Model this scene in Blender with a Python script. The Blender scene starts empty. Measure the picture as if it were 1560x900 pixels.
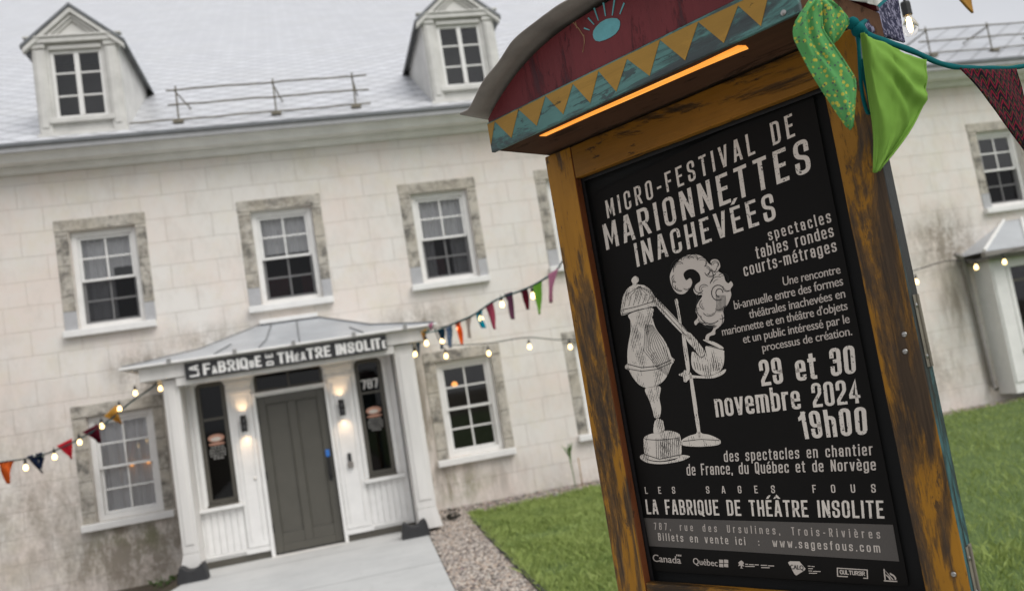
import bpy, bmesh, math, random
from mathutils import Vector, Matrix, geometry, noise as mnoise
R = math.radians
rnd = random.Random(7)
SC = bpy.context.scene
COL = SC.collection

# ------------------------------------------------------------------ camera, light, exposure
CAM = Vector((0, 0, 1.68)); FPX = 1300.0
def cam_axes(yaw, pitch, roll):
    cy, sy, cp, sp, cr, sr = math.cos(yaw), math.sin(yaw), math.cos(pitch), math.sin(pitch), math.cos(roll), math.sin(roll)
    fwd = Vector((sy*cp, cy*cp, sp)); right = Vector((cy, -sy, 0)); down = fwd.cross(right)
    return cr*right + sr*down, -sr*right + cr*down, fwd
AR, AD, AF = cam_axes(R(13.09), R(5.56), R(9.26))
cd = bpy.data.cameras.new('camera'); cam = bpy.data.objects.new('camera', cd); COL.objects.link(cam)
m = Matrix.Identity(4)
for i in range(3):
    m[i][0] = AR[i]; m[i][1] = -AD[i]; m[i][2] = -AF[i]; m[i][3] = CAM[i]
cam.matrix_world = m
cd.sensor_width = 36; cd.lens = 36*FPX/1560; cd.clip_start = .05; cd.clip_end = 2000
cd.dof.use_dof = True; cd.dof.focus_distance = 1.9; cd.dof.aperture_fstop = 3.6
SC.camera = cam
SUN_EL, SUN_AZ = R(50), R(35)       # azimuth measured from -y (behind the camera) towards +x
w = bpy.data.worlds.new('World'); SC.world = w; w.use_nodes = True
nt = w.node_tree; nt.nodes.clear()
sky = nt.nodes.new('ShaderNodeTexSky'); sky.sky_type = 'NISHITA'; sky.sun_disc = False
sky.sun_elevation = SUN_EL; sky.sun_rotation = math.pi - SUN_AZ; sky.dust_density = 3; sky.air_density = 1.4
hsv = nt.nodes.new('ShaderNodeHueSaturation'); hsv.inputs['Saturation'].default_value = .10
mixg = nt.nodes.new('ShaderNodeMix'); mixg.data_type = 'RGBA'; mixg.inputs[0].default_value = .6
mixg.inputs[7].default_value = (8.1, 8.2, 8.5, 1)          # the even cloud layer
bg = nt.nodes.new('ShaderNodeBackground'); bg.inputs['Strength'].default_value = .075
wo = nt.nodes.new('ShaderNodeOutputWorld')
cn_ = nt.nodes.new('ShaderNodeTexNoise'); cn_.inputs['Scale'].default_value = 2.2; cn_.inputs['Detail'].default_value = 6
cr_ = nt.nodes.new('ShaderNodeValToRGB'); cr_.color_ramp.elements[0].position = .3; cr_.color_ramp.elements[0].color = (.80, .81, .84, 1); cr_.color_ramp.elements[1].position = .7; cr_.color_ramp.elements[1].color = (1.12, 1.12, 1.12, 1)
cm_ = nt.nodes.new('ShaderNodeMix'); cm_.data_type = 'RGBA'; cm_.blend_type = 'MULTIPLY'; cm_.inputs[0].default_value = 1; tc_ = nt.nodes.new('ShaderNodeTexCoord')
nt.links.new(tc_.outputs['Generated'], cn_.inputs['Vector']); nt.links.new(cn_.outputs['Fac'], cr_.inputs[0]); nt.links.new(mixg.outputs[2], cm_.inputs[6]); nt.links.new(cr_.outputs[0], cm_.inputs[7])
nt.links.new(sky.outputs[0], hsv.inputs['Color']); nt.links.new(hsv.outputs[0], mixg.inputs[6])
nt.links.new(cm_.outputs[2], bg.inputs[0]); nt.links.new(bg.outputs[0], wo.inputs[0])
sl = bpy.data.lights.new('sun', 'SUN'); sl.energy = 1.3; sl.angle = R(40); sl.color = (1, .97, .93)
so = bpy.data.objects.new('sun', sl); COL.objects.link(so)
sd = Vector((math.sin(SUN_AZ)*math.cos(SUN_EL), -math.cos(SUN_AZ)*math.cos(SUN_EL), math.sin(SUN_EL)))
so.rotation_euler = sd.to_track_quat('Z', 'Y').to_euler()
SC.view_settings.view_transform = 'Standard'; SC.view_settings.look = 'None'
SC.view_settings.exposure = 0.66; SC.view_settings.gamma = 1; SC.view_settings.use_curve_mapping = False

# ------------------------------------------------------------------ surveying: photo point -> place on a real plane
def ray(x, y): return AR*(x-780) + AD*(y-450) + AF*FPX
def at(x, y, depth): return CAM + ray(x, y)*(depth/FPX)
def on_y(x, y, Y):
    d = ray(x, y); return CAM + d*(Y/d.y)
YAW = R(-59)
SX = Vector((math.cos(YAW), math.sin(YAW), 0)); SN = Vector((SX.y, -SX.x, 0))
P0 = Vector((.89480822, 1.6761021, 0))
STAND_M = Matrix.Translation(P0) @ Matrix.Rotation(YAW, 4, 'Z')
STAND_I = STAND_M.inverted()
def on_sign(x, y, off=0.0):          # point in the stand's own frame: x along it, y into it, z up
    d = ray(x, y); P = P0 + SN*off
    q = CAM + d*((P-CAM).dot(SN)/d.dot(SN)); return STAND_I @ q
def on_soffit(x, y, z):
    d = ray(x, y); return STAND_I @ (CAM + d*((z-CAM.z)/d.z))

# ------------------------------------------------------------------ materials
class NT:
    def __init__(s, name):
        s.m = bpy.data.materials.new(name); s.m.use_nodes = True; s.t = s.m.node_tree; s.t.nodes.clear()
        s.out = s.t.nodes.new('ShaderNodeOutputMaterial'); s.b = s.n('ShaderNodeBsdfPrincipled')
        s.l(s.b.outputs[0], s.out.inputs[0]); s.tc = None
    def n(s, k): return s.t.nodes.new(k)
    def l(s, a, b): s.t.links.new(a, b)
    def put(s, v, sock):
        if hasattr(v, 'is_output'): s.l(v, sock)
        elif isinstance(v, (tuple, list)): sock.default_value = tuple(v) + ((1,) if len(v) == 3 and len(sock.default_value) == 4 else ())
        else: sock.default_value = v
    def co(s, k='Object'):
        if not s.tc: s.tc = s.n('ShaderNodeTexCoord')
        return s.tc.outputs[k]
    def mp(s, scale=(1, 1, 1), loc=(0, 0, 0), rot=(0, 0, 0), vec=None):
        q = s.n('ShaderNodeMapping'); q.inputs['Scale'].default_value = scale; q.inputs['Location'].default_value = loc
        q.inputs['Rotation'].default_value = rot; s.l(vec or s.co(), q.inputs[0]); return q.outputs[0]
    def noise(s, scale, vec=None, detail=4, rough=.6, dist=0):
        q = s.n('ShaderNodeTexNoise'); q.inputs['Scale'].default_value = scale; q.inputs['Detail'].default_value = detail
        q.inputs['Roughness'].default_value = rough; q.inputs['Distortion'].default_value = dist
        s.l(vec or s.co(), q.inputs['Vector']); return q.outputs['Fac']
    def vor(s, scale, vec=None, out='Distance', feature='F1'):
        q = s.n('ShaderNodeTexVoronoi'); q.feature = feature; q.inputs['Scale'].default_value = scale
        s.l(vec or s.co(), q.inputs['Vector']); return q.outputs[out]
    def math(s, op, a, b=0.0, c=0.0):
        q = s.n('ShaderNodeMath'); q.operation = op
        s.put(a, q.inputs[0]); s.put(b, q.inputs[1]); s.put(c, q.inputs[2]); return q.outputs[0]
    def ramp(s, fac, *stops):
        q = s.n('ShaderNodeValToRGB'); e = q.color_ramp.elements
        while len(e) < len(stops): e.new(.5)
        for k, (p, c) in enumerate(stops):
            e[k].position = p
            e[k].color = (c, c, c, 1) if not isinstance(c, (tuple, list)) else tuple(c) + (1,)
        s.put(fac, q.inputs[0]); return q.outputs[0]
    def mix(s, fac, a, b, mode='MIX'):
        q = s.n('ShaderNodeMix'); q.data_type = 'RGBA'; q.blend_type = mode
        s.put(fac, q.inputs[0]); s.put(a, q.inputs[6]); s.put(b, q.inputs[7]); return q.outputs[2]
    def xyz(s, vec=None):
        q = s.n('ShaderNodeSeparateXYZ'); s.l(vec or s.co(), q.inputs[0]); return q.outputs
    def comb(s, a=0., b=0., c=0.):
        q = s.n('ShaderNodeCombineXYZ'); s.put(a, q.inputs[0]); s.put(b, q.inputs[1]); s.put(c, q.inputs[2]); return q.outputs[0]
    def blob(s, c, r):                  # soft elliptical patch 0..1 around c
        q = s.n('ShaderNodeTexGradient'); q.gradient_type = 'SPHERICAL'
        sc = tuple(1/v for v in r); s.l(s.mp(sc, tuple(-a*b for a, b in zip(c, sc))), q.inputs[0]); return q.outputs['Fac']
    def bump(s, h, strength=.3, dist=.01):
        q = s.n('ShaderNodeBump'); q.inputs['Strength'].default_value = strength; q.inputs['Distance'].default_value = dist
        s.put(h, q.inputs['Height']); s.l(q.outputs[0], s.b.inputs['Normal'])
    def set(s, color=None, rough=None, **k):
        if color is not None: s.put(color, s.b.inputs['Base Color'])
        if rough is not None: s.put(rough, s.b.inputs['Roughness'])
        for a, v in k.items(): s.put(v, s.b.inputs[a.replace('_', ' ')])
        return s.m
def lin(r, g, b):                       # 8-bit colour -> linear
    f = lambda c: (c/255/12.92) if c <= 10 else ((c/255+.055)/1.055)**2.4
    return (f(r), f(g), f(b))
def paint(name, col, rough=.5, dirt=.25, scale=6, metal=0., streak=False):
    t = NT(name)
    v = t.mp((scale, scale, scale*.12)) if streak else t.mp((scale,)*3)
    d = t.ramp(t.noise(1, v, 6, .65), (.35, 1.0), (.75, 1-dirt))
    f = t.noise(scale*9, None, 3)
    t.bump(f, .15, .004)
    return t.set(t.mix(1, col, d, 'MULTIPLY'), rough, Metallic=metal)

def mat_wall():
    t = NT('limewashed_ashlar')
    x = t.xyz(); wob = t.noise(1.3, None, 2); wob = t.math('MULTIPLY', t.math('SUBTRACT', wob, .5), .03)
    v = t.comb(t.math('ADD', x[0], wob), t.math('ADD', x[2], wob), 0.)
    br = t.n('ShaderNodeTexBrick'); t.l(v, br.inputs['Vector'])
    for k, q in (('Scale', 1), ('Mortar Size', .007), ('Mortar Smooth', .9), ('Brick Width', .62), ('Row Height', .335)): br.inputs[k].default_value = q
    br.inputs['Color1'].default_value = (.705, .675, .63, 1); br.inputs['Color2'].default_value = (.725, .695, .655, 1)
    br.inputs['Mortar'].default_value = (.54, .50, .455, 1); br.offset = .5
    n1 = t.noise(.9, t.mp((1, 1, 1)), 6, .7); n2 = t.noise(5, t.mp((1, 1, .5)), 6, .7); n3 = t.noise(40, None, 4, .7)
    c = t.mix(t.ramp(n1, (.42, 0), (.62, .55)), br.outputs['Color'], (.72, .60, .53))           # faint pink patches
    c = t.mix(t.ramp(n2, (.48, 0), (.75, .45)), c, (.52, .48, .43))
    c = t.mix(t.ramp(t.noise(2.2, t.mp((1, 1, 1), (5, 0, 3)), 7, .75), (.50, 0), (.68, .35)), c, (.66, .60, .45))
    # soot and damp: stain patches; the broad left one is part painted shade
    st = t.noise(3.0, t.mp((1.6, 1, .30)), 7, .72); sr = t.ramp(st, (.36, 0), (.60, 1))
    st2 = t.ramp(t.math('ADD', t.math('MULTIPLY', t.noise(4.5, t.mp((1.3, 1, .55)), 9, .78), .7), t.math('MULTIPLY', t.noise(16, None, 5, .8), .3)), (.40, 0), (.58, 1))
    damp_shade = None
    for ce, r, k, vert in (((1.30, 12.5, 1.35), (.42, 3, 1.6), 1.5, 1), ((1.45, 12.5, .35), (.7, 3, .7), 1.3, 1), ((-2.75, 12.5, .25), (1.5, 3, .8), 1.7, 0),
                     ((-3.9, 12.5, .9), (2.6, 3, 1.9), .75, 0), ((2.1, 12.5, .3), (1.1, 3, .5), .7, 1),  # broad left ellipse: grime, strengthened so its colour also carries shade
                     ((-2.35, 12.5, 2.6), (.65, 3, .5), 1.2, 0), ((1.5, 12.5, 2.75), (.9, 3, .35), 1.0, 0), ((-1.5, 12.5, 2.9), (1.1, 3, .3), .8, 0),
                     ((10.55, 12.5, 2.75), (.95, 3, .85), 1.5, 0), ((10.5, 12.5, 1.8), (.5, 3, 1.4), 1.0, 1), ((9.9, 12.5, .7), (1.2, 3, .9), .7, 0),
                     ((0, 12.5, -.1), (40, 3, .55), .55, 0)):
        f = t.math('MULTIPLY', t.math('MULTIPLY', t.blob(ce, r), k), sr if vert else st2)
        damp_shade = f if damp_shade is None else t.math('MAXIMUM', damp_shade, f)
    damp_shade = t.math('MINIMUM', damp_shade, .85)
    c = t.mix(damp_shade, c, t.ramp(n2, (.35, (.17, .14, .105)), (.65, (.27, .235, .185))))
    c = t.mix(t.math('MULTIPLY', t.blob((1.75, 12.5, .32), (.55, 3, .35)), t.ramp(n2, (.45, 0), (.6, .8))), c, (.20, .20, .10))
    c = t.mix(t.math('MULTIPLY', t.blob((-2.7, 12.5, .42), (.8, 3, .3)), t.ramp(n2, (.45, 0), (.6, .8))), c, (.13, .14, .06))
    h = t.math('ADD', t.math('MULTIPLY', br.outputs['Fac'], -1), t.math('MULTIPLY', n3, .35))
    t.bump(t.math('ADD', h, t.math('MULTIPLY', n2, .5)), .5, .012)
    return t.set(c, .9)
def mat_surround():
    t = NT('weathered_grey_stone')
    n = t.noise(5.5, t.mp((1, 1, 1.0), (2, 0, 1)), 8, .78); n2 = t.noise(2.0, t.mp((1, 1, 1), (3, 1, 8)), 4); n3 = t.noise(28, None, 5, .8)
    c = t.ramp(n, (.36, (.10, .096, .086)), (.45, (.27, .25, .22)), (.52, (.44, .41, .36)), (.68, (.62, .58, .515)))
    c = t.mix(t.ramp(n2, (.45, 0), (.62, .6)), c, (.50, .45, .37))
    z = t.math('FRACT', t.math('MULTIPLY', t.xyz()[2], 2.4)); j = t.math('LESS_THAN', z, .03)
    c = t.mix(j, c, (.16, .15, .13))
    t.bump(t.math('ADD', n, t.math('MULTIPLY', n3, .4)), .8, .03)
    return t.set(c, .95)
def mat_roof(name, col, a=.50, b=.42):
    t = NT(name); x = t.xyz(); v = t.math('MULTIPLY', x[1], 1.177)
    p = t.math('ADD', t.math('MULTIPLY', x[0], 1/a), t.math('MULTIPLY', v, 1/b)); q = t.math('SUBTRACT', t.math('MULTIPLY', x[0], 1/a), t.math('MULTIPLY', v, 1/b))
    fp, fq = t.math('FRACT', p), t.math('FRACT', q)
    ln = t.math('MAXIMUM', t.math('LESS_THAN', fp, .15), t.math('LESS_THAN', fq, .15))
    cell = t.n('ShaderNodeTexWhiteNoise'); cell.noise_dimensions = '2D'; t.l(t.comb(t.math('FLOOR', p), t.math('FLOOR', q)), cell.inputs['Vector'])
    c = t.mix(t.math('MULTIPLY', cell.outputs['Value'], .40), col, tuple(k*.70 for k in col))
    c = t.mix(t.math('MULTIPLY', ln, .8), c, tuple(k*.50 for k in col))
    c = t.mix(t.ramp(t.noise(1.1, t.mp((1, 1, 1)), 6, .7), (.45, 0), (.75, .35)), c, (.55, .55, .53))
    t.bump(t.math('ADD', t.math('MULTIPLY', fp, .6), t.math('MULTIPLY', fq, .6)), .8, .05)
    return t.set(c, .42, Metallic=.25)
def mat_glass(name, tint=.75, refl=1.0):
    t = NT(name); t.t.nodes.remove(t.b)
    tr = t.n('ShaderNodeBsdfTransparent'); tr.inputs[0].default_value = (tint, tint, tint*1.01, 1)
    gl = t.n('ShaderNodeBsdfGlossy'); gl.inputs['Roughness'].default_value = .03
    fr = t.n('ShaderNodeFresnel'); fr.inputs[0].default_value = 1.5
    mx = t.n('ShaderNodeMixShader'); t.l(t.math('MINIMUM', t.math('MULTIPLY', t.math('ADD', fr.outputs[0], .03), refl), 1.0), mx.inputs[0])
    t.l(tr.outputs[0], mx.inputs[1]); t.l(gl.outputs[0], mx.inputs[2]); t.l(mx.outputs[0], t.out.inputs[0]); return t.m
def mat_screen():
    t = NT('dark_insect_screen'); t.t.nodes.remove(t.b)
    tr = t.n('ShaderNodeBsdfTransparent'); tr.inputs[0].default_value = (.60, .60, .61, 1)
    df = t.n('ShaderNodeBsdfDiffuse'); df.inputs[0].default_value = (.03, .03, .032, 1)
    mx = t.n('ShaderNodeMixShader'); mx.inputs[0].default_value = .20
    t.l(tr.outputs[0], mx.inputs[1]); t.l(df.outputs[0], mx.inputs[2]); t.l(mx.outputs[0], t.out.inputs[0]); return t.m
def mat_emit(name, col, strength, base=(.8, .7, .5)):
    t = NT(name); return t.set(base, .4, Emission_Color=col, Emission_Strength=strength)
def mat_cloth(name, col, pattern=None, weave=900, soft=.3):
    t = NT(name); c = col
    if pattern:
        c = pattern(t, col)
    tr = t.n('ShaderNodeBsdfTranslucent'); t.put(c, tr.inputs[0])
    mx = t.n('ShaderNodeMixShader'); mx.inputs[0].default_value = soft
    w_ = t.n('ShaderNodeTexWave'); w_.inputs['Scale'].default_value = weave/6; t.l(t.co(), w_.inputs['Vector'])
    t.bump(w_.outputs['Fac'], .08, .0005)
    t.set(c, .9, Specular_IOR_Level=.1)
    t.l(t.b.outputs[0], mx.inputs[1]); t.l(tr.outputs[0], mx.inputs[2]); t.l(mx.outputs[0], t.out.inputs[0]); return t.m
def mat_wornwood(name, col, under, axis, amount=.5, under2=None, rough=.5, grain=34, spec=.25):
    t = NT(name)
    st = {'x': 0, 'y': 1, 'z': 2}[axis]
    sc = lambda k, w_: tuple(k if i == st else w_ for i in range(3))
    g = t.noise(grain, t.mp(sc(.07, 1.6)), 8, .8, .3)              # fine grain lines
    p = t.noise(8, t.mp(sc(.26, 1.25), (.7, .4, .2)), 9, .72, .5)  # paint worn off in ragged patches
    chips = t.noise(30, t.mp(sc(.35, 1.1), (.1, .9, .4)), 6, .75, .3)
    f = t.math('ADD', t.math('MULTIPLY', g, .16), t.math('MULTIPLY', p, .84))
    lo = .66-.20*amount
    wear = t.ramp(f, (lo-.02, 0), (lo+.015, .70), (lo+.06, 1))
    wear = t.math('MAXIMUM', wear, t.math('MULTIPLY', t.ramp(chips, (.66-.10*amount, 0), (.69-.10*amount, 1)), .85))
    tint = t.ramp(t.noise(2.6, t.mp(sc(.5, 1)), 5, .65), (.3, 1.22), (.7, .70))
    c = t.mix(1, col, tint, 'MULTIPLY')
    c = t.mix(t.ramp(g, (.50, 0), (.70, .40)), c, tuple(k*.5 for k in col))
    c = t.mix(t.ramp(t.noise(14, t.mp(sc(.3, 1), (.3, .3, .8)), 5, .7), (.55, 0), (.72, .35)), c, tuple(min(1, k*1.5) for k in col))
    u = t.ramp(g, (.36, under), (.62, under2 or tuple(k*.40 for k in under)))
    c = t.mix(wear, c, u)
    knots = t.ramp(t.vor(3.1, t.mp(sc(.4, 1.3), (.3, .2, .17))), (.03, 1), (.06, 0))
    c = t.mix(knots, c, (.03, .018, .01))
    t.bump(t.math('SUBTRACT', t.math('MULTIPLY', g, .6), t.math('MULTIPLY', wear, .6)), .6, .003)
    t.b.inputs['Specular IOR Level'].default_value = spec
    return t.set(c, rough)
M = {}
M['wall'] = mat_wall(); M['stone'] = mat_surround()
M['roof'] = mat_roof('white_metal_shingles', (.66, .67, .70)); M['roof2'] = mat_roof('grey_white_metal_shingles', (.52, .535, .565), .5, .42)
M['white'] = paint('white_paint', (.78, .77, .75), .45, .12)
M['whiteold'] = paint('old_white_paint', (.74, .72, .69), .5, .28, 3, streak=True)
M['cream'] = paint('cornice_paint', (.80, .79, .765), .5, .18, 2.5)
M['dgrey'] = paint('dormer_grey_paint', (.66, .65, .62), .6, .25, 4)
M['flash'] = paint('grey_window_flashing', (.42, .42, .43), .5, .2)
M['glass'] = mat_glass('window_glass', .88, 1.0); M['glassdark'] = mat_glass('dark_window_glass', .35, .45)
M['screen'] = mat_screen()
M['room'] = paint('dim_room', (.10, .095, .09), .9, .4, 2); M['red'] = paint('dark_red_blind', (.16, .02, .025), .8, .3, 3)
M['curtain'] = mat_cloth('white_curtain', (.92, .92, .92), None, 200, .12)
M['porchmetal'] = paint('grey_painted_sheet_metal', (.50, .52, .545), .38, .22, 2.2, .25)
M['seam'] = paint('dark_grey_seam_metal', (.20, .21, .22), .4, .3, 5, .3)
M['guard'] = paint('rusty_brown_iron', (.19, .17, .13), .7, .5, 8)
M['door'] = paint('olive_grey_door_paint', (.083, .078, .064), .38, .14, 4)
M['brownframe'] = paint('brown_grey_frame_paint', (.085, .077, .062), .45, .2, 4)
M['black'] = paint('black_satin', (.014, .014, .015), .45, .2, 8); M['rubber'] = paint('black_rubber', (.028, .028, .03), .75, .35, 14)
M['blacksign'] = paint('black_board', (.018, .018, .02), .6, .2, 8); M['letter'] = paint('white_letters', (.75, .74, .72), .6, .15, 12)
M['greyletter'] = paint('grey_sticker_print', (.34, .33, .31), .7, .3, 30); M['cling'] = paint('salmon_sticker_print', (.52, .27, .19), .6, .2, 20)
M['clinglight'] = paint('pale_sticker_print', (.66, .61, .54), .6, .25, 20)
M['blue'] = paint('blue_plastic', (.03, .17, .55), .4, .1); M['steel'] = paint('zinc_steel', (.42, .41, .39), .32, .3, 30, .9)
M['cable'] = paint('black_cable', (.015, .015, .016), .6, .1); M['teal'] = mat_cloth('teal_ribbon', (.005, .115, .125), None, 600, .12)
M['bulb'] = mat_emit('lit_warm_bulb', (1, .66, .27), 3.2); M['filament'] = mat_emit('glowing_filament', (1, .62, .22), 26.0)
M['orange_glow'] = mat_emit('orange_window_glow', (1, .38, .08), 1.1)
t = NT('clear_bulb_glass'); M['bulbglass'] = t.set((1, .97, .92), .02, Transmission_Weight=1.0, IOR=1.12)
M['pipe'] = paint('grey_painted_pipe', (.24, .22, .20), .5, .3)

# ------------------------------------------------------------------ mesh helpers
class MB:
    def __init__(s): s.v = []; s.f = []; s.mi = []
    def add(s, vs, fs, mi=0):
        o = len(s.v); s.v += [tuple(p) for p in vs]; s.f += [tuple(i+o for i in f) for f in fs]; s.mi += [mi]*len(fs); return s
    def quad(s, a, b, c, d, mi=0): return s.add([a, b, c, d], [(0, 1, 2, 3)], mi)
    def box(s, x0, x1, y0, y1, z0, z1, mi=0, skip=()):
        v = [(x0, y0, z0), (x1, y0, z0), (x1, y1, z0), (x0, y1, z0), (x0, y0, z1), (x1, y0, z1), (x1, y1, z1), (x0, y1, z1)]
        f = [(0, 3, 2, 1), (4, 5, 6, 7), (0, 1, 5, 4), (1, 2, 6, 5), (2, 3, 7, 6), (3, 0, 4, 7)]
        return s.add(v, [q for k, q in enumerate(f) if k not in skip], mi)
    def prism(s, pts, d, mi=0):            # polygon (list of Vector) pushed along d
        pts = [Vector(p) for p in pts]; d = Vector(d); n = len(pts)
        tri = geometry.tessellate_polygon([pts])
        v = pts + [p + d for p in pts]
        f = [tuple(t_) for t_ in tri] + [tuple(i+n for i in reversed(t_)) for t_ in tri] + [(i, (i+1) % n, (i+1) % n+n, i+n) for i in range(n)]
        return s.add(v, f, mi)
    def tube(s, pts, r, n=8, mi=0, taper=None):
        pts = [Vector(p) for p in pts]; rings = []
        for i, p in enumerate(pts):
            d = (pts[min(i+1, len(pts)-1)] - pts[max(i-1, 0)]).normalized()
            up = Vector((0, 0, 1)) if abs(d.z) < .9 else Vector((1, 0, 0))
            a = d.cross(up).normalized(); b = d.cross(a)
            rr = r if taper is None else r*taper[i]
            rings.append([p + a*(rr*math.cos(2*math.pi*k/n)) + b*(rr*math.sin(2*math.pi*k/n)) for k in range(n)])
        v = [q for g in rings for q in g]; f = []
        for i in range(len(rings)-1):
            for k in range(n): f.append((i*n+k, i*n+(k+1) % n, (i+1)*n+(k+1) % n, (i+1)*n+k))
        f.append(tuple(range(n-1, -1, -1))); f.append(tuple(range((len(rings)-1)*n, len(rings)*n)))
        return s.add(v, f, mi)
    def lathe(s, prof, origin=(0, 0, 0), n=14, axis=None, mi=0):    # prof: (r, h)
        o = Vector(origin); ax = Vector(axis or (0, 0, 1)).normalized()
        up = Vector((1, 0, 0)) if abs(ax.x) < .9 else Vector((0, 1, 0)); a = ax.cross(up).normalized(); b = ax.cross(a)
        v = []; f = []
        for r_, h in prof:
            for k in range(n): v.append(o + ax*h + a*(r_*math.cos(2*math.pi*k/n)) + b*(r_*math.sin(2*math.pi*k/n)))
        for i in range(len(prof)-1):
            for k in range(n): f.append((i*n+k, i*n+(k+1) % n, (i+1)*n+(k+1) % n, (i+1)*n+k))
        f.append(tuple(range(n-1, -1, -1))); f.append(tuple(range((len(prof)-1)*n, len(prof)*n)))
        return s.add(v, f, mi)
    def build(s, name, mats, parent=None, smooth=False, bevel=0, fix=True):
        me = bpy.data.meshes.new(name); me.from_pydata(s.v, [], s.f)
        for q in (mats if isinstance(mats, (list, tuple)) else [mats]): me.materials.append(q)
        me.polygons.foreach_set('material_index', s.mi)
        if smooth: me.polygons.foreach_set('use_smooth', [True]*len(me.polygons))
        if fix:
            bm = bmesh.new(); bm.from_mesh(me); bmesh.ops.recalc_face_normals(bm, faces=bm.faces); bm.to_mesh(me); bm.free()
        o = bpy.data.objects.new(name, me); COL.objects.link(o); o.parent = parent
        if bevel:
            b = o.modifiers.new('bevel', 'BEVEL'); b.width = bevel; b.segments = 2; b.limit_method = 'ANGLE'
        return o
def tag(o, label=None, cat=None, group=None, kind=None):
    if label: o['label'] = label
    if cat: o['category'] = cat
    if group: o['group'] = group
    if kind: o['kind'] = kind
    return o
def thing(name, label, cat, loc=(0, 0, 0), group=None, rz=0):
    o = bpy.data.objects.new(name, None); COL.objects.link(o); o.location = loc; o.rotation_euler.z = rz; o.empty_display_size = .2
    return tag(o, label, cat, group)
def box_obj(name, mat, parent, *b, bevel=0): return MB().box(*b).build(name, mat, parent, bevel=bevel)
def ring(mb, x0, x1, z0, z1, wd, y0, y1, mi=0, bottom=True):   # butt-jointed rectangular frame
    mb.box(x0, x0+wd, y0, y1, z0, z1, mi); mb.box(x1-wd, x1, y0, y1, z0, z1, mi)
    mb.box(x0+wd, x1-wd, y0, y1, z1-wd, z1, mi)
    if bottom: mb.box(x0+wd, x1-wd, y0, y1, z0, z0+wd, mi)
    return mb
def holed(mb, x0, x1, z0, z1, y, holes, depth=0, mi=0, step=None):  # sheet in the x-z plane with rectangular openings (+ reveals)
    xs = sorted({x0, x1, *[h[0] for h in holes], *[h[1] for h in holes]}); zs = sorted({z0, z1, *[h[2] for h in holes], *[h[3] for h in holes]})
    for i in range(len(xs)-1):
        for j in range(len(zs)-1):
            cx, cz = (xs[i]+xs[i+1])/2, (zs[j]+zs[j+1])/2
            if any(h[0] < cx < h[1] and h[2] < cz < h[3] for h in holes): continue
            mb.quad((xs[i], y, zs[j]), (xs[i+1], y, zs[j]), (xs[i+1], y, zs[j+1]), (xs[i], y, zs[j+1]), mi)
    for a, b, c, d in holes if depth else ():
        q = y+depth
        mb.quad((a, y, c), (a, y, d), (a, q, d), (a, q, c), mi); mb.quad((b, y, c), (b, q, c), (b, q, d), (b, y, d), mi)
        mb.quad((a, y, d), (b, y, d), (b, q, d), (a, q, d), mi); mb.quad((a, y, c), (a, q, c), (b, q, c), (b, y, c), mi)
    return mb

# ------------------------------------------------------------------ lettering
def _glyphs(body, track=1.0):
    c = bpy.data.curves.new('tmp', 'FONT'); c.body = body; c.size = 1; c.space_character = track; c.resolution_u = 3; c.fill_mode = 'FRONT'
    o = bpy.data.objects.new('tmp', c); COL.objects.link(o)
    me = bpy.data.meshes.new_from_object(o.evaluated_get(bpy.context.evaluated_depsgraph_get()))
    v = [(p.co.x, p.co.y) for p in me.vertices]; f = [tuple(p.vertices) for p in me.polygons]
    bpy.data.objects.remove(o); bpy.data.curves.remove(c); bpy.data.meshes.remove(me); return v, f
bpy.context.view_layer.update()
CAPH = max(y for x, y in _glyphs('H')[0])
def letters(mb, body, quad, bold=0.0, track=1.0, lift=Vector((0, -.0006, 0)), mi=0):
    """quad: baseline left, baseline right, cap-height right, cap-height left (3D). bold = share of the line height swept sideways."""
    v, f = _glyphs(body, track); x0 = min(p[0] for p in v); x1 = max(p[0] for p in v)
    bl, br, tr, tl = [Vector(q) for q in quad]; L = (br-bl).length; H = ((tl-bl).length+(tr-br).length)/2
    bw = bold*H; k = 1 if bw == 0 else 3
    for i in range(k):
        sh = 0 if k == 1 else (i-1)*bw/2
        out = []
        for x, y in v:
            u = (bw/2 + (x-x0)/(x1-x0)*(L-bw) + sh)/L; q = y/CAPH
            out.append(bl.lerp(br, u).lerp(tl.lerp(tr, u), q) + lift*(1+.12*i))
        mb.add(out, f, mi)
    return mb

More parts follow.
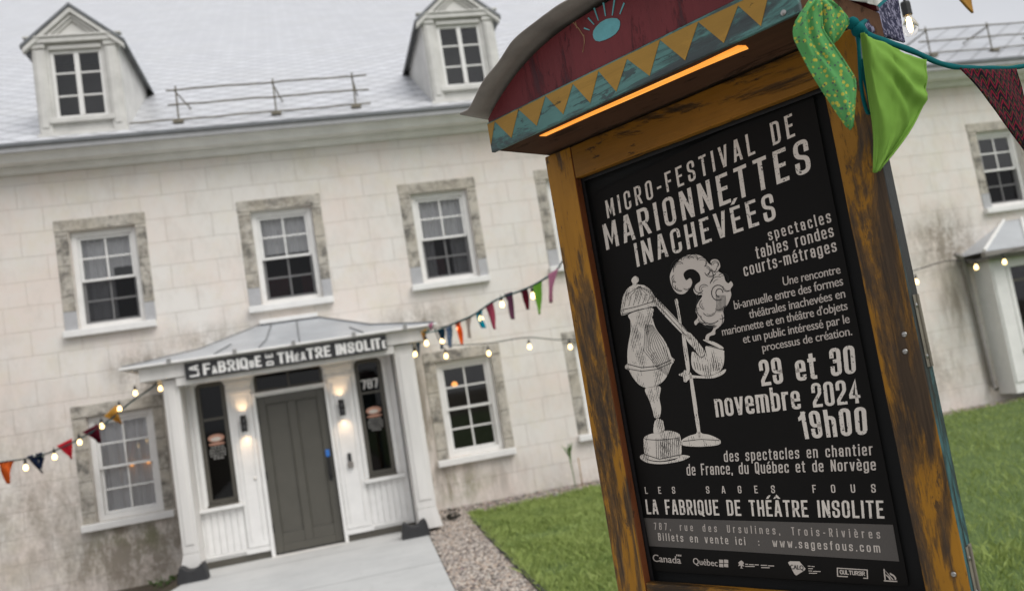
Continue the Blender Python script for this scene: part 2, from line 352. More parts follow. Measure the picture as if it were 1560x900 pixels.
# condensed poster face: centre lines of the strokes; x 0..1 across the glyph, y 0 baseline .. 1 cap height, third value = rounded corner
X_ = .73; r = 1
GL = {
 'A': (1.1, [[(0, 0), (.40, 1), (.60, 1), (1, 0)], [(.2, .25), (.8, .25)]]), 'B': (1, [[(0, 0), (0, 1), (.94, 1, r), (.94, .53, r), (0, .53)], [(0, .53), (1, .53, r), (1, 0, r), (0, 0)]]),
 'C': (1, [[(1, .68), (1, 1, r), (0, 1, r), (0, 0, r), (1, 0, r), (1, .32)]]), 'D': (1, [[(0, 0), (0, 1), (1, 1, r), (1, 0, r), (-.02, 0)]]), 'E': (.86, [[(1, 1), (0, 1), (0, 0), (1, 0)], [(0, .52), (.8, .52)]]),
 'F': (.84, [[(1, 1), (0, 1), (0, 0)], [(0, .5), (.8, .5)]]), 'G': (1, [[(1, .72), (1, 1, r), (0, 1, r), (0, 0, r), (1, 0, r), (1, .45), (.6, .45)]]), 'H': (1, [[(0, 0), (0, 1)], [(1, 0), (1, 1)], [(0, .5), (1, .5)]]),
 'I': (0, [[(0, 0), (0, 1)]]), 'L': (.82, [[(0, 1), (0, 0), (1, 0)]]), 'M': (1.4, [[(0, 0), (0, 1)], [(1, 0), (1, 1)], [(.06, 1), (.5, .18), (.94, 1)]]), 'N': (1.05, [[(0, 0), (0, 1)], [(1, 0), (1, 1)], [(.06, 1), (.94, 0)]]),
 'O': (1, [[(0, .5), (0, 1, r), (1, 1, r), (1, 0, r), (0, 0, r), (0, .501)]]), 'P': (1, [[(0, 0), (0, 1), (1, 1, r), (1, .43, r), (0, .43)]]), 'Q': (1, [[(0, .5), (0, 1, r), (1, 1, r), (1, 0, r), (0, 0, r), (0, .501)], [(.55, .16), (1, -.1)]]),
 'R': (1, [[(0, 0), (0, 1), (1, 1, r), (1, .46, r), (0, .46)], [(.5, .46), (1, 0)]]), 'S': (1, [[(1, .72), (1, 1, r), (0, 1, r), (0, .57, .8), (1, .43, .8), (1, 0, r), (0, 0, r), (0, .28)]]), 'T': (.95, [[(0, 1), (1, 1)], [(.5, 0), (.5, 1)]]),
 'U': (1, [[(0, 1), (0, 0, r), (1, 0, r), (1, 1)]]), 'V': (1.1, [[(0, 1), (.40, 0), (.60, 0), (1, 1)]]),
 'a': (.95, [[(.02, .5), (.02, X_, r), (1, X_, r), (1, 0)], [(1, .40), (0, .38, r), (0, 0, r), (1, .02)]]), 'b': (1, [[(0, 0), (0, 1)], [(0, X_), (1, X_, r), (1, 0, r), (0, 0)]]), 'c': (.95, [[(1, .54), (1, X_, r), (0, X_, r), (0, 0, r), (1, 0, r), (1, .18)]]),
 'd': (1, [[(1, 0), (1, 1)], [(1, X_), (0, X_, r), (0, 0, r), (1, 0)]]), 'e': (.97, [[(.02, .37), (1, .37), (1, X_, r), (0, X_, r), (0, 0, r), (1, 0, r), (1, .10)]]), 'f': (.6, [[(1, 1), (.35, 1, .7), (.35, 0)], [(0, X_), (.9, X_)]]),
 'g': (1, [[(1, X_), (0, X_, r), (0, .0, r), (1, .0)], [(1, X_), (1, -.25, r), (0, -.25, r), (0, -.12)]]), 'h': (1, [[(0, 0), (0, 1)], [(0, X_), (1, X_, r), (1, 0)]]), 'i': (0, [[(0, 0), (0, X_)], [(0, .95), (0, .99)]]), 'l': (0, [[(0, 0), (0, 1)]]),
 'm': (1.75, [[(0, 0), (0, X_)], [(0, X_), (.5, X_, .8), (.5, 0)], [(.5, X_), (1, X_, .8), (1, 0)]]), 'n': (1, [[(0, 0), (0, X_)], [(0, X_), (1, X_, r), (1, 0)]]), 'o': (1, [[(0, .35), (0, X_, r), (1, X_, r), (1, 0, r), (0, 0, r), (0, .351)]]),
 'p': (1, [[(0, -.25), (0, X_)], [(0, X_), (1, X_, r), (1, 0, r), (0, 0)]]), 'r': (.6, [[(0, 0), (0, X_)], [(0, .55), (.4, X_, .6), (1, X_)]]), 's': (.92, [[(1, .57), (1, X_, r), (0, X_, r), (0, .43, .6), (1, .31, .6), (1, 0, r), (0, 0, r), (0, .14)]]),
 't': (.6, [[(.4, .93), (.4, 0, .7), (1, 0)], [(0, X_), (1, X_)]]), 'u': (1, [[(0, X_), (0, 0, r), (1, 0)], [(1, X_), (1, 0)]]), 'v': (1, [[(0, X_), (.4, 0), (.6, 0), (1, X_)]]), 'w': (1.6, [[(0, X_), (.22, 0), (.30, 0), (.5, X_), (.70, 0), (.78, 0), (1, X_)]]),
 '0': (1, [[(0, .5), (0, 1, r), (1, 1, r), (1, 0, r), (0, 0, r), (0, .501)]]), '1': (.5, [[(1, 0), (1, 1)], [(0, .80), (.3, .82), (1, .98)]]), '2': (1, [[(0, .68), (0, 1, r), (1, 1, r), (1, .58, .5), (0, .16, .3), (0, 0), (1, 0)]]),
 '3': (1, [[(0, .74), (0, 1, r), (1, 1, r), (1, .53, r), (.45, .53)], [(.45, .53), (1, .53, r), (1, 0, r), (0, 0, r), (0, .26)]]), '4': (1.1, [[(.74, 0), (.74, 1), (0, .34), (0, .24), (1, .24)]]), '7': (.95, [[(0, 1), (1, 1), (.40, 0)]]),
 '8': (1, [[(0, .8), (0, 1, r), (1, 1, r), (1, .53, r), (0, .53, r), (0, .801)], [(0, .27), (0, .53, r), (1, .53, r), (1, 0, r), (0, 0, r), (0, .271)]]), '9': (1, [[(0, .26), (0, 0, r), (1, 0, r), (1, 1, r), (0, 1, r), (0, .45, r), (1, .45)]]),
 '-': (.45, [[(0, .40), (1, .40)]]), '.': (0, [[(0, 0), (0, .03)]]), ',': (0, [[(0, .03), (0, -.12)]]), ':': (0, [[(0, .06), (0, .09)], [(0, .55), (0, .58)]]), "'": (0, [[(0, .8), (0, 1)]])}
for a_, b_ in (('é', 'e'), ('è', 'e'), ('â', 'a'), ('É', 'E'), ('Â', 'A')):
    y_ = 1.22 if b_.isupper() else .90
    GL[a_] = (GL[b_][0], GL[b_][1] + [{'é': [(.4, y_), (.75, y_+.13)], 'è': [(.25, y_+.13), (.6, y_)], 'â': [(.05, y_), (.5, y_+.13), (.95, y_)], 'É': [(.4, y_), (.75, y_+.13)], 'Â': [(.15, y_), (.5, y_+.14), (.85, y_)]}[a_]])
def stroke_face(pts, rad, tv, th):
    P_ = []
    for i, p in enumerate(pts):               # round the flagged corners
        v_ = Vector((p[0], p[1]))
        if len(p) > 2 and 0 < i < len(pts)-1:
            a = Vector(pts[i-1][:2])-v_; b = Vector(pts[i+1][:2])-v_; rr = min(rad*p[2], a.length*.5, b.length*.5); a = v_+a.normalized()*rr; b = v_+b.normalized()*rr
            for k in range(6): w_ = k/5; P_.append(a*(1-w_)**2+v_*2*w_*(1-w_)+b*w_**2)
        else: P_.append(v_)
    if (P_[0]-P_[-1]).length > .01:            # open ends reach the edge of the glyph
        for e, n_ in ((0, 1), (-1, -2)):
            d = (P_[e]-P_[n_]).normalized(); P_[e] = P_[e]+d*(th/2 if abs(d.y) > abs(d.x) else tv/2)
        closed = False
    else: P_ = P_[:-1]; closed = True
    n_ = len(P_); out = []
    for i, p in enumerate(P_):
        a = P_[i-1] if (i or closed) else None; b = P_[(i+1) % n_] if (i < n_-1 or closed) else None
        if a is None or b is None:
            d = (b-p) if a is None else (p-a); d.normalize()
            ln_ = math.hypot(d.y*tv, d.x*th)
            o_ = Vector((-math.copysign(min(tv*1.2, tv*tv/max(ln_, 1e-6)) if abs(d.x) > .05 else tv, d.y)/2, 0)) if abs(d.y) > abs(d.x) else Vector((0, math.copysign(th, d.x)/2))
        else:
            d1, d2 = (p-a).normalized(), (b-p).normalized(); n1, n2 = Vector((-d1.y, d1.x)), Vector((-d2.y, d2.x)); m_ = n1+n2
            m_ = (n1 if m_.length < 1e-4 else m_/max(.35, (1+n1.dot(n2))))
            o_ = Vector((m_.x*tv/2, m_.y*th/2))
        out.append((p+o_, p-o_))
    v_ = [q_ for pr_ in out for q_ in pr_]; f_ = [(2*i, 2*i+2, 2*i+3, 2*i+1) for i in range(n_-1)]
    if closed: f_.append((2*n_-2, 0, 1, 2*n_-1))
    return v_, f_
def poster_type(mb, body, quad, wd=.50, tv=.17, th=.14, lift=Vector((0, -.0006, 0)), space=.42, mingap=.06, mi=0):
    bl, br, tr, tl = [Vector(q) for q in quad]; L = (br-bl).length; H = ((tl-bl).length+(tr-br).length)/2; Ln = L/H
    adv = [space if c == ' ' else (tv+GL[c][0]*(wd-tv)) for c in body]; gaps = len(body)-1
    gap = (Ln-sum(adv))/max(1, gaps); k = 1.0
    if not gaps: k = Ln/adv[0]
    if gap < mingap: k = Ln/(sum(adv)+mingap*gaps); gap = mingap*k
    x = 0; h_ = 0
    for c, a in zip(body, adv):
        a *= k
        if c != ' ':
            span = max(0, a-tv)
            for st in GL[c][1]:
                pts = [(x+tv/2+p[0]*span, th/2+p[1]*(1-th)) + tuple(p[2:]) for p in st]
                v_, f_ = stroke_face(pts, min(.34*(wd), .24), tv, th); h_ += 1
                mb.add([bl.lerp(br, q.x/Ln).lerp(tl.lerp(tr, q.x/Ln), q.y) + lift*(1+.06*(h_ % 5)) for q in v_], f_, mi)
        x += a+gap
    return mb

# ================================================================== GROUND
def ground_z(x, y):
    s = max(0., min(1., (-1.9-x)/.5)); return -.20*s
def strip(mb, poly, z, mi=0):
    pts = [Vector((x, y, z)) for x, y in poly]; tri = geometry.tessellate_polygon([pts]); return mb.add(pts, [tuple(t_) for t_ in tri], mi)
t = NT('dry_soil_and_moss'); n = t.noise(3, None, 7, .7); n2 = t.noise(22, None, 5, .75)
c = t.ramp(n2, (.3, (.06, .045, .032)), (.6, (.15, .115, .085))); c = t.mix(t.ramp(n, (.5, 0), (.62, .7)), c, (.055, .075, .025)); t.bump(n2, .9, .05); M['soil'] = t.set(c, .95)
t = NT('lawn_soil'); n = t.noise(1.4, None, 6, .7); n2 = t.noise(30, None, 4, .7)
c = t.ramp(n2, (.3, (.04, .075, .015)), (.65, (.11, .17, .035))); c = t.mix(t.ramp(n, (.4, 0), (.7, .5)), c, (.09, .14, .04)); t.bump(n2, .8, .03); M['lawn'] = t.set(c, .9)
t = NT('gravel_bed'); v1 = t.vor(34, None, 'Color'); d1 = t.vor(34, None, 'Distance'); n = t.noise(3, None, 4)
c = t.mix(.55, (.36, .31, .275), v1, 'SOFT_LIGHT'); c = t.mix(t.ramp(d1, (.35, 0), (.8, .8)), c, (.07, .06, .05)); c = t.mix(t.ramp(n, (.4, 0), (.7, .35)), c, (.20, .17, .14))
t.bump(t.math('MULTIPLY', d1, -1), .9, .03); M['gravel'] = t.set(c, .9)
t = NT('pale_concrete'); n = t.noise(1.2, None, 7, .7); n2 = t.noise(9, t.mp((.25, 2.2, 1)), 6, .7); n3 = t.noise(120, None, 3)
c = t.ramp(n, (.3, (.42, .425, .42)), (.7, (.53, .53, .52))); c = t.mix(t.ramp(n2, (.55, 0), (.75, .35)), c, (.33, .33, .32)); c = t.mix(t.ramp(t.vor(5), (.02, .7), (.09, 0)), c, (.25, .25, .24)); c = t.mix(t.ramp(t.noise(3.5, t.mp((1, .5, 1), (2, 2, 0)), 8, .75), (.55, 0), (.72, .4)), c, (.36, .36, .34))
yj = t.math('FRACT', t.math('MULTIPLY', t.math('ADD', t.xyz()[1], .35), .55)); c = t.mix(t.math('LESS_THAN', yj, .008), c, (.16, .16, .155))
t.bump(n3, .25, .004); M['concrete'] = t.set(c, .85)

g = MB(); N = 60
xs = [-400, -60, -20, -9, -5, -3.5, -2.9, -2.4, -2.15, -1.9, -1.4, -.6, .3, 1, 2, 4, 7, 11, 16, 30, 80, 400]; ys = [-400, -60, -15, -4, 0, 3, 6, 9, 11, 13, 20, 60, 400]
for i in range(len(xs)-1):
    for j in range(len(ys)-1):
        g.quad(*[(x, y, ground_z(x, y)-.012) for x, y in ((xs[i], ys[j]), (xs[i+1], ys[j]), (xs[i+1], ys[j+1]), (xs[i], ys[j+1]))])
tag(g.build('ground', M['soil']), kind='structure')
WALK = [(-1.66, 11.34), (.98, 11.34), (.98, 11.10), (.83, 7.6), (.62, 2.0), (.55, -6), (-3.2, -6), (-2.9, 2), (-2.0, 9.9)]
wk = MB().prism([Vector((x, y, -.03)) for x, y in WALK], (0, 0, .045)); tag(wk.build('walkway', M['concrete']), kind='structure')
GRAVEL = [(.84, 7.6), (1.0, 11.2), (1.12, 11.3), (1.12, 12.52), (30, 12.52), (30, 12.2), (10.0, 12.12), (6.5, 11.85), (3.47, 11.5), (1.62, 11.28), (1.5, 9.2), (1.42, 7.0), (1.3, 2.0), (1.25, -6), (.56, -6), (.63, 2.0)]
gv = MB(); strip(gv, GRAVEL, -.004); tag(gv.build('gravel_path', M['gravel']), kind='structure')
LAWN = [(1.64, 11.27), (3.47, 11.49), (6.5, 11.84), (10.0, 12.11), (30, 12.19), (60, 12.19), (60, -30), (1.26, -30), (1.32, 2.0), (1.44, 7.0), (1.52, 9.2)]
lw = MB(); strip(lw, LAWN, .004); tag(lw.build('lawn', M['lawn']), kind='structure')
ed = MB(); epts = [(3.47, 11.495), (2.5, 11.38), (1.66, 11.275), (1.60, 11.2), (1.51, 9.2), (1.43, 7.0), (1.31, 2.0), (1.255, -3)]
ed.tube([(x, y, .018) for x, y in epts], .022, 8)
tag(ed.build('lawn_edging', M['rubber'], smooth=True), 'black plastic edging strip between the gravel path and the lawn', 'edging')
def inside(x, y, poly):
    r = False; n_ = len(poly)
    for i in range(n_):
        (x1, y1), (x2, y2) = poly[i], poly[i-1]
        if (y1 > y) != (y2 > y) and x < (x2-x1)*(y-y1)/(y2-y1)+x1: r = not r
    return r
# grass blades
t = NT('grass_blades'); oi = t.xyz(); n = t.noise(.8, None, 6, .72); n2 = t.noise(40, None, 2)
c = t.ramp(n2, (.3, (.14, .20, .035)), (.62, (.32, .40, .11)), (.74, (.50, .50, .24))); c = t.mix(t.ramp(n, (.42, 0), (.60, .75)), c, (.29, .36, .10)); c = t.mix(t.ramp(t.noise(2.6, None, 4), (.5, 0), (.7, .5)), c, (.09, .155, .03))
M['grass'] = t.set(c, .6)
gb = MB()
def blade(x, y, h, wd):
    a = rnd.uniform(0, 6.283); dx, dy = math.cos(a)*wd, math.sin(a)*wd; l1, l2 = rnd.gauss(0, .45)*h, rnd.gauss(0, .45)*h
    gb.v += [(x-dx, y-dy, .0), (x+dx, y+dy, .0), (x+dx*.7+l1*.4, y+dy*.7+l2*.4, h*.6), (x+l1, y+l2, h)]; o = len(gb.v)-4
    gb.f += [(o, o+1, o+2), (o, o+2, o+3)]; gb.mi += [0, 0]
cnt = 0
while cnt < 70000:
    y = rnd.uniform(5.2, 12.2)
    x = rnd.uniform(1.4, 3.6 if rnd.random() < .55 else 14)
    if 3.6 < x < 4.2+.0*y and y > 99: continue
    if not inside(x, y, LAWN): continue
    tall = mnoise.noise(Vector((x*1.7, y*1.7, 0)))
    blade(x, y, rnd.uniform(.025, .065)*(1.25+1.1*tall), rnd.uniform(.002, .0045)); cnt += 1
for k in range(26000):                       # the nearer lawn beside the stand
    x, y = rnd.uniform(1.4, 6.5), rnd.uniform(1.6, 5.2)
    blade(x, y, rnd.uniform(.025, .065)*(1.25+1.1*mnoise.noise(Vector((x*1.7, y*1.7, 0)))), rnd.uniform(.002, .004))
for k in range(2600):
    e0, e1 = epts[rnd.randrange(len(epts)-2)], None
    i_ = epts.index(e0); e1 = epts[i_+1]; u_ = rnd.random(); x, y = e0[0]+(e1[0]-e0[0])*u_+rnd.uniform(0, .06), e0[1]+(e1[1]-e0[1])*u_-rnd.uniform(0, .05)
    blade(x, y, rnd.uniform(.04, .11), rnd.uniform(.002, .005))
tag(gb.build('grass', M['grass'], fix=False), kind='stuff')
# pebbles
pb = MB(); ico = bmesh.new(); bmesh.ops.create_icosphere(ico, subdivisions=1, radius=1); iv = [v_.co.copy() for v_ in ico.verts]; fi = [tuple(v_.index for v_ in f_.verts) for f_ in ico.faces]; ico.free()
cnt = 0
while cnt < 9000:
    if rnd.random() < .72: x, y = rnd.uniform(.8, 1.65), rnd.uniform(6.6, 12.45)
    else: x, y = rnd.uniform(1.2, 12), rnd.uniform(11.2, 12.45)
    if not inside(x, y, GRAVEL): continue
    r_ = rnd.uniform(.008, .023); q = Matrix.Rotation(rnd.uniform(0, 6), 3, 'Z') @ Matrix.Diagonal((rnd.uniform(.8, 1.4), 1, rnd.uniform(.5, .8)))
    pb.add([Vector((x, y, .002)) + q @ (p*r_*rnd.uniform(.85, 1.1)) for p in iv], fi, rnd.randrange(4)); cnt += 1
PM = [paint('pebble_'+k, c_, .85, .3, 20) for k, c_ in (('beige', (.46, .37, .30)), ('grey', (.34, .30, .27)), ('dark', (.16, .135, .12)), ('pale', (.56, .50, .44)))]
tag(pb.build('pebbles', PM, smooth=True, fix=False), kind='stuff')

# ================================================================== BUILDING
bld = thing('stone_building', 'long old stone building with cream rendered walls and a pale metal roof', 'building', (3, 12.5, 0))
class P:            # build in world coordinates, then hang on a thing without moving
    pass
def hang(o, parent):
    o.parent = parent
    r_ = parent
    mw = Matrix.Identity(4)
    while r_ is not None and r_.type == 'EMPTY':
        mw = Matrix.LocRotScale(r_.location, r_.rotation_euler, None) @ mw; r_ = r_.parent
    o.matrix_parent_inverse = mw.inverted() if parent.type == 'EMPTY' else Matrix.Identity(4)
    return o
UP = [-2.69, -.28, 2.04, 4.16]; WU, WL = .86, .84
Z0U, Z1U, Z0L, Z1L = 3.28, 4.645, .70, 2.10
LOW = [-2.74, 2.02, 4.16]
RW = 12.08
wins = [(x-WU/2, x+WU/2, Z0U, Z1U) for x in UP] + [(x-WL/2, x+WL/2, Z0L, Z1L) for x in LOW] + [(RW-WU/2, RW+WU/2, Z0U, Z1U)]
wl = MB(); holed(wl, -9, 19, -.6, 5.52, 12.5, wins, .14)
wl.quad((-9, 12.5, -.6), (-9, 22, -.6), (-9, 22, 5.8), (-9, 12.5, 5.5)); wl.quad((19, 12.5, -.6), (19, 22, -.6), (19, 22, 5.8), (19, 12.5, 5.5))
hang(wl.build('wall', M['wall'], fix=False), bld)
def curtain(mb, x0, x1, z0, z1, y, folds=7):
    n_ = 40; v = []; f = []
    for i in range(n_+1):
        u = i/n_; yy = y + .025*math.sin(u*folds*6.283) + .012*math.sin(u*folds*2.7*6.283+1)
        v += [(x0+(x1-x0)*u, yy, z0), (x0+(x1-x0)*u+.01*math.sin(u*9), yy*1, z1)]
    for i in range(n_): f.append((2*i, 2*i+2, 2*i+3, 2*i+1))
    return mb.add(v, f)
def window(cx, w_, z0, z1, screen, curt, lower=False, label=None, red=False, lamp=False):
    x0, x1 = cx-w_/2, cx+w_/2; y = 12.585
    fr = MB(); ring(fr, x0+.003, x1-.003, z0, z1-.003, .075, y, y+.10)
    zm = z0 + (z1-z0)*.5
    ring(fr, x0+.08, x1-.08, zm-.025, z1-.08, .035, y+.025, y+.06)                # upper sash
    ring(fr, x0+.08, x1-.08, z0+.078, zm+.02, .035, y+.062, y+.095)               # lower sash behind it
    zq = (zm+z1-.08)/2; fr.box(cx-.012, cx+.012, y+.03, y+.055, zm+.012, z1-.117); fr.box(x0+.116, cx-.0122, y+.03, y+.055, zq-.012, zq+.012); fr.box(cx+.0122, x1-.116, y+.03, y+.055, zq-.012, zq+.012)
    zq = (z0+.078+zm+.02)/2; fr.box(cx-.012, cx+.012, y+.067, y+.09, z0+.114, zm-.016); fr.box(x0+.116, cx-.0122, y+.067, y+.09, zq-.012, zq+.012); fr.box(cx+.0122, x1-.116, y+.067, y+.09, zq-.012, zq+.012)
    wobj = hang(fr.build('window', M['white'], bevel=.004), bld)
    if label: wobj['label'] = label
    sub = lambda mb, nm, mt, **k: mb.build(nm, mt, wobj, **k)
    pn = MB(); pn.quad((x0+.1, y+.043, zm), (x1-.1, y+.043, zm), (x1-.1, y+.043, z1-.1), (x0+.1, y+.043, z1-.1)); pn.quad((x0+.1, y+.078, z0+.1), (x1-.1, y+.078, z0+.1), (x1-.1, y+.078, zm), (x0+.1, y+.078, zm))
    sub(pn, 'pane', M['glass'], fix=False)
    if screen: sub(MB().quad((x0+.078, y+.034, z0+.078), (x1-.078, y+.034, z0+.078), (x1-.078, y+.034, zm-.026), (x0+.078, y+.034, zm-.026)), 'insect_screen', M['screen'], fix=False)
    # sill and stone surround
    sx0, sx1 = x0-.185, x1+.135
    sub(MB().box(sx0, sx1, 12.40, 12.70, z0-.095, z0-.002), 'sill', M['white'], bevel=.01)
    su = MB(); a, b = x0-.175, x1+.145; jz = z0+.003
    su.box(x0-.17, x0-.001, 12.488, 12.6, jz+.26*(not lower), z1); su.box(x1+.001, x1+.14, 12.488, 12.6, jz+.26*(not lower), z1); su.box(a, b, 12.485, 12.6, z1+.001, z1+.165)
    sub(su, 'stone_surround', M['stone'], bevel=.012)
    if not lower:
        sub(MB().box(x0-.165, x0-.001, 12.486, 12.6, jz, jz+.258), 'jamb_patch', M['flash']); sub(MB().box(x1+.001, x1+.135, 12.486, 12.6, jz, jz+.258), 'jamb_patch', M['flash'])
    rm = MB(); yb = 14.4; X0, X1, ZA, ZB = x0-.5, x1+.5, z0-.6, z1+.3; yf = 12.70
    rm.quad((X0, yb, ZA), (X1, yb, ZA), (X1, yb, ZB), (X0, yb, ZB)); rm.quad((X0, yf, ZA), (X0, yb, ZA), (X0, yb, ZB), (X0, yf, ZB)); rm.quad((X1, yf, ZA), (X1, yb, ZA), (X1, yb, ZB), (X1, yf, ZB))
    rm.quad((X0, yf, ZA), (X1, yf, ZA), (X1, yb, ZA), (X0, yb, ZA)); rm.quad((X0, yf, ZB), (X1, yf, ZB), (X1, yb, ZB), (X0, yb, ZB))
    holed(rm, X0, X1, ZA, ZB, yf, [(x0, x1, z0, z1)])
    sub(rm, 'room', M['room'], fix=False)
    if curt:
        cm = MB()
        for u0, u1, v0, v1 in curt: curtain(cm, x0+w_*u0, x0+w_*u1, z0+(z1-z0)*v0, z0+(z1-z0)*v1, 12.745, max(2, round(9*(u1-u0))))
        sub(cm, 'curtain', M['curtain'], smooth=True, fix=False)
    if red:
        for u0, u1 in red: sub(MB().box(x0+w_*u0, x0+w_*u1, 12.95, 12.97, z0+.05, z0+.42), 'red_blind', M['red'])
    if lamp:
        q_ = .4 if curt else 1
        for lx, lz in lamp: sub(MB().lathe([(.001, -.05*q_), (.035*q_, -.035*q_), (.05*q_, 0), (.035*q_, .035*q_), (.001, .05*q_)], (x0+w_*lx, 12.705 if curt else 13.3, z0+(z1-z0)*lz), 12), 'window_glow', M['orange_glow'], smooth=True)  # orange glowing spots, smaller and close behind the sash where curtains hang
    return wobj
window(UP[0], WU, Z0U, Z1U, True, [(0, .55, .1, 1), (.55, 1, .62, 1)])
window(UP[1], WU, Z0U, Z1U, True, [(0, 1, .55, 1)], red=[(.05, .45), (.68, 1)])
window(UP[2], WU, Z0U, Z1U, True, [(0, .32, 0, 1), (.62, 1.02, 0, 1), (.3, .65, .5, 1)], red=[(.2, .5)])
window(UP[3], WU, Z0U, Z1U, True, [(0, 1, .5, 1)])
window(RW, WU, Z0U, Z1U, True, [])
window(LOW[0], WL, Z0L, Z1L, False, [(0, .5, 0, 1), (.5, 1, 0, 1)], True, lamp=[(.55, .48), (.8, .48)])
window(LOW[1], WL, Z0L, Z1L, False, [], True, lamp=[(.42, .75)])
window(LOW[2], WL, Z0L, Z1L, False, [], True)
# cornice, roofs
PR = [(12.5, 5.50), (12.43, 5.50), (12.40, 5.545), (12.36, 5.55), (12.36, 5.58), (12.20, 5.585), (12.19, 5.60), (12.15, 5.665), (12.14, 5.675), (12.10, 5.68), (12.10, 5.765), (12.16, 5.78), (12.5, 5.785)]
cn = MB(); cn.prism([Vector((-9.3, y, z)) for y, z in PR], (28.6, 0, 0)); hang(cn.build('cornice', M['cream']), bld)
hang(MB().box(-9.35, 19.35, 12.062, 12.098, 5.685, 5.762).build('roof_gutter', M['flash']), bld)
TS = .62; YE, ZE = 12.06, 5.80
rz = lambda y: ZE+(y-YE)*TS
rf = MB(); XR = 10.45
YRG = 31
rf.prism([Vector((-9.4, YE, ZE)), Vector((-9.4, YRG, rz(YRG))), Vector((-9.4, YRG, rz(YRG)-.06)), Vector((-9.4, YE, ZE-.02))], (9.4+XR, 0, 0))
rf.quad((-9.4, YRG, rz(YRG)), (XR, YRG, rz(YRG)), (XR, 50, ZE), (-9.4, 50, ZE)); rf.add([(XR, YE, ZE-.02), (XR, YRG, rz(YRG)-.06), (XR, 50, ZE)], [(0, 1, 2)])
hang(rf.build('roof', M['roof']), bld)
ef = MB().box(-9.4, 19.4, 12.03, 12.07, 5.762, 5.805); hang(ef.build('eave_flashing', M['seam']), bld)
rw = MB(); yr = 14.75; rw.prism([Vector((XR+.003, YE, ZE)), Vector((XR+.003, yr, rz(yr))), Vector((XR+.003, yr+6, ZE)), Vector((XR+.003, yr+6, ZE-.06)), Vector((XR+.003, YE, ZE-.02))], (19.4-XR, 0, 0))
hang(rw.build('wing_roof', M['roof2']), bld)
# dormers
def dormer(cx):
    yf = 12.30; hw = .56; zb, ze = 5.985, 7.30; za = 7.78; zf = lambda y: rz(y)
    wx, wz0, wz1 = .335, 6.17, 7.15
    f = MB(); holed(f, cx-hw, cx+hw, zb-.1, ze, yf, [(cx-wx, cx+wx, wz0, wz1)], .08)
    yk = YE+(ze-ZE)/TS
    for s_ in (-1, 1):     # cheeks
        x = cx+s_*hw; f.add([(x, yf, zb-.15), (x, yf, ze), (x, yk+.1, ze), ], [(0, 1, 2)])
    f.add([(cx-hw, yf, ze), (cx+hw, yf, ze), (cx, yf, za-.04)], [(0, 1, 2)])
    d = hang(f.build('dormer', M['dgrey'], fix=False), bld)
    sub = lambda mb, nm, mt, **k: mb.build(nm, mt, d, **k)
    r_ = MB(); oh = .11; ya = YE+(za-ZE)/TS+.3; sl_ = (za-ze)/hw; e = cx
    for s_ in (-1, 1):
        a = Vector((e, yf-.10, za+.012)); b = Vector((e+s_*(hw+oh), yf-.10, ze-sl_*oh+.012))
        r_.prism([a, b, b-Vector((0, 0, .045)), a-Vector((0, 0, .045))], (0, ya-yf, 0))
    sub(r_, 'dormer_roof', M['seam'])
    md = MB()
    for s_ in (-1, 1):     # nested raking mouldings and pilasters
        for k, (dz, th, dy) in enumerate(((-.045, .075, .085), (-.13, .05, .05), (-.19, .035, .03))):
            hx = hw+oh-.02 if k == 0 else hw-(.06+.10*k)
            a = Vector((e, yf-dy, za+dz)); zlow = ze-sl_*oh+dz+.02 if k == 0 else ze+.03
            hx = (za+dz-zlow)/sl_
            b = Vector((e+s_*hx, yf-dy, zlow)); md.prism([a, b, b-Vector((0, 0, th)), a-Vector((0, 0, th))], (0, dy-.002, 0))
        x = e+s_*(hw-.10)
        md.box(x-.075, x+.075, yf-.035, yf-.002, zb-.02, ze-.13); md.box(x-.045, x+.045, yf-.05, yf-.036, zb+.06, ze-.16); md.box(x-.085, x+.085, yf-.055, yf-.002, ze-.128, ze-.062)
    md.box(e-hw-.03, e+hw+.03, yf-.075, yf-.002, ze-.06, ze+.01); md.box(e-hw-.07, e+hw+.07, yf-.095, yf-.002, ze+.012, ze+.04)
    md.box(e-wx-.08, e+wx+.08, yf-.06, yf+.03, wz0-.07, wz0-.002); md.box(e-hw-.02, e+hw+.02, yf-.045, yf-.002, zb-.1, zb-.022)
    md.box(e-wx, e+wx, yf-.03, yf-.002, wz1+.002, wz1+.06)
    sub(md, 'pediment_moulding', M['dgrey'], bevel=.006)
    s = MB(); ring(s, e-wx+.002, e+wx-.002, wz0+.002, wz1-.002, .045, yf+.02, yf+.06); s.box(e-.032, e+.032, yf+.012, yf+.06, wz0+.048, wz1-.048)
    for q in (1, 2):
        z = wz0+(wz1-wz0)*q/3; s.box(e-wx+.048, e-.033, yf+.025, yf+.05, z-.012, z+.012); s.box(e+.033, e+wx-.048, yf+.025, yf+.05, z-.012, z+.012)
    sub(s, 'casement', M['white'], bevel=.003)
    sub(MB().quad((e-wx+.04, yf+.04, wz0+.04), (e+wx-.04, yf+.04, wz0+.04), (e+wx-.04, yf+.04, wz1-.04), (e-wx+.04, yf+.04, wz1-.04)), 'pane', M['glass'], fix=False)
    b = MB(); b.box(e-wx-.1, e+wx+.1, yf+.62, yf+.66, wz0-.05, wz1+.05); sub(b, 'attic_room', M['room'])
    return d
for x in (-2.72, 2.70, 9.62): dormer(x)
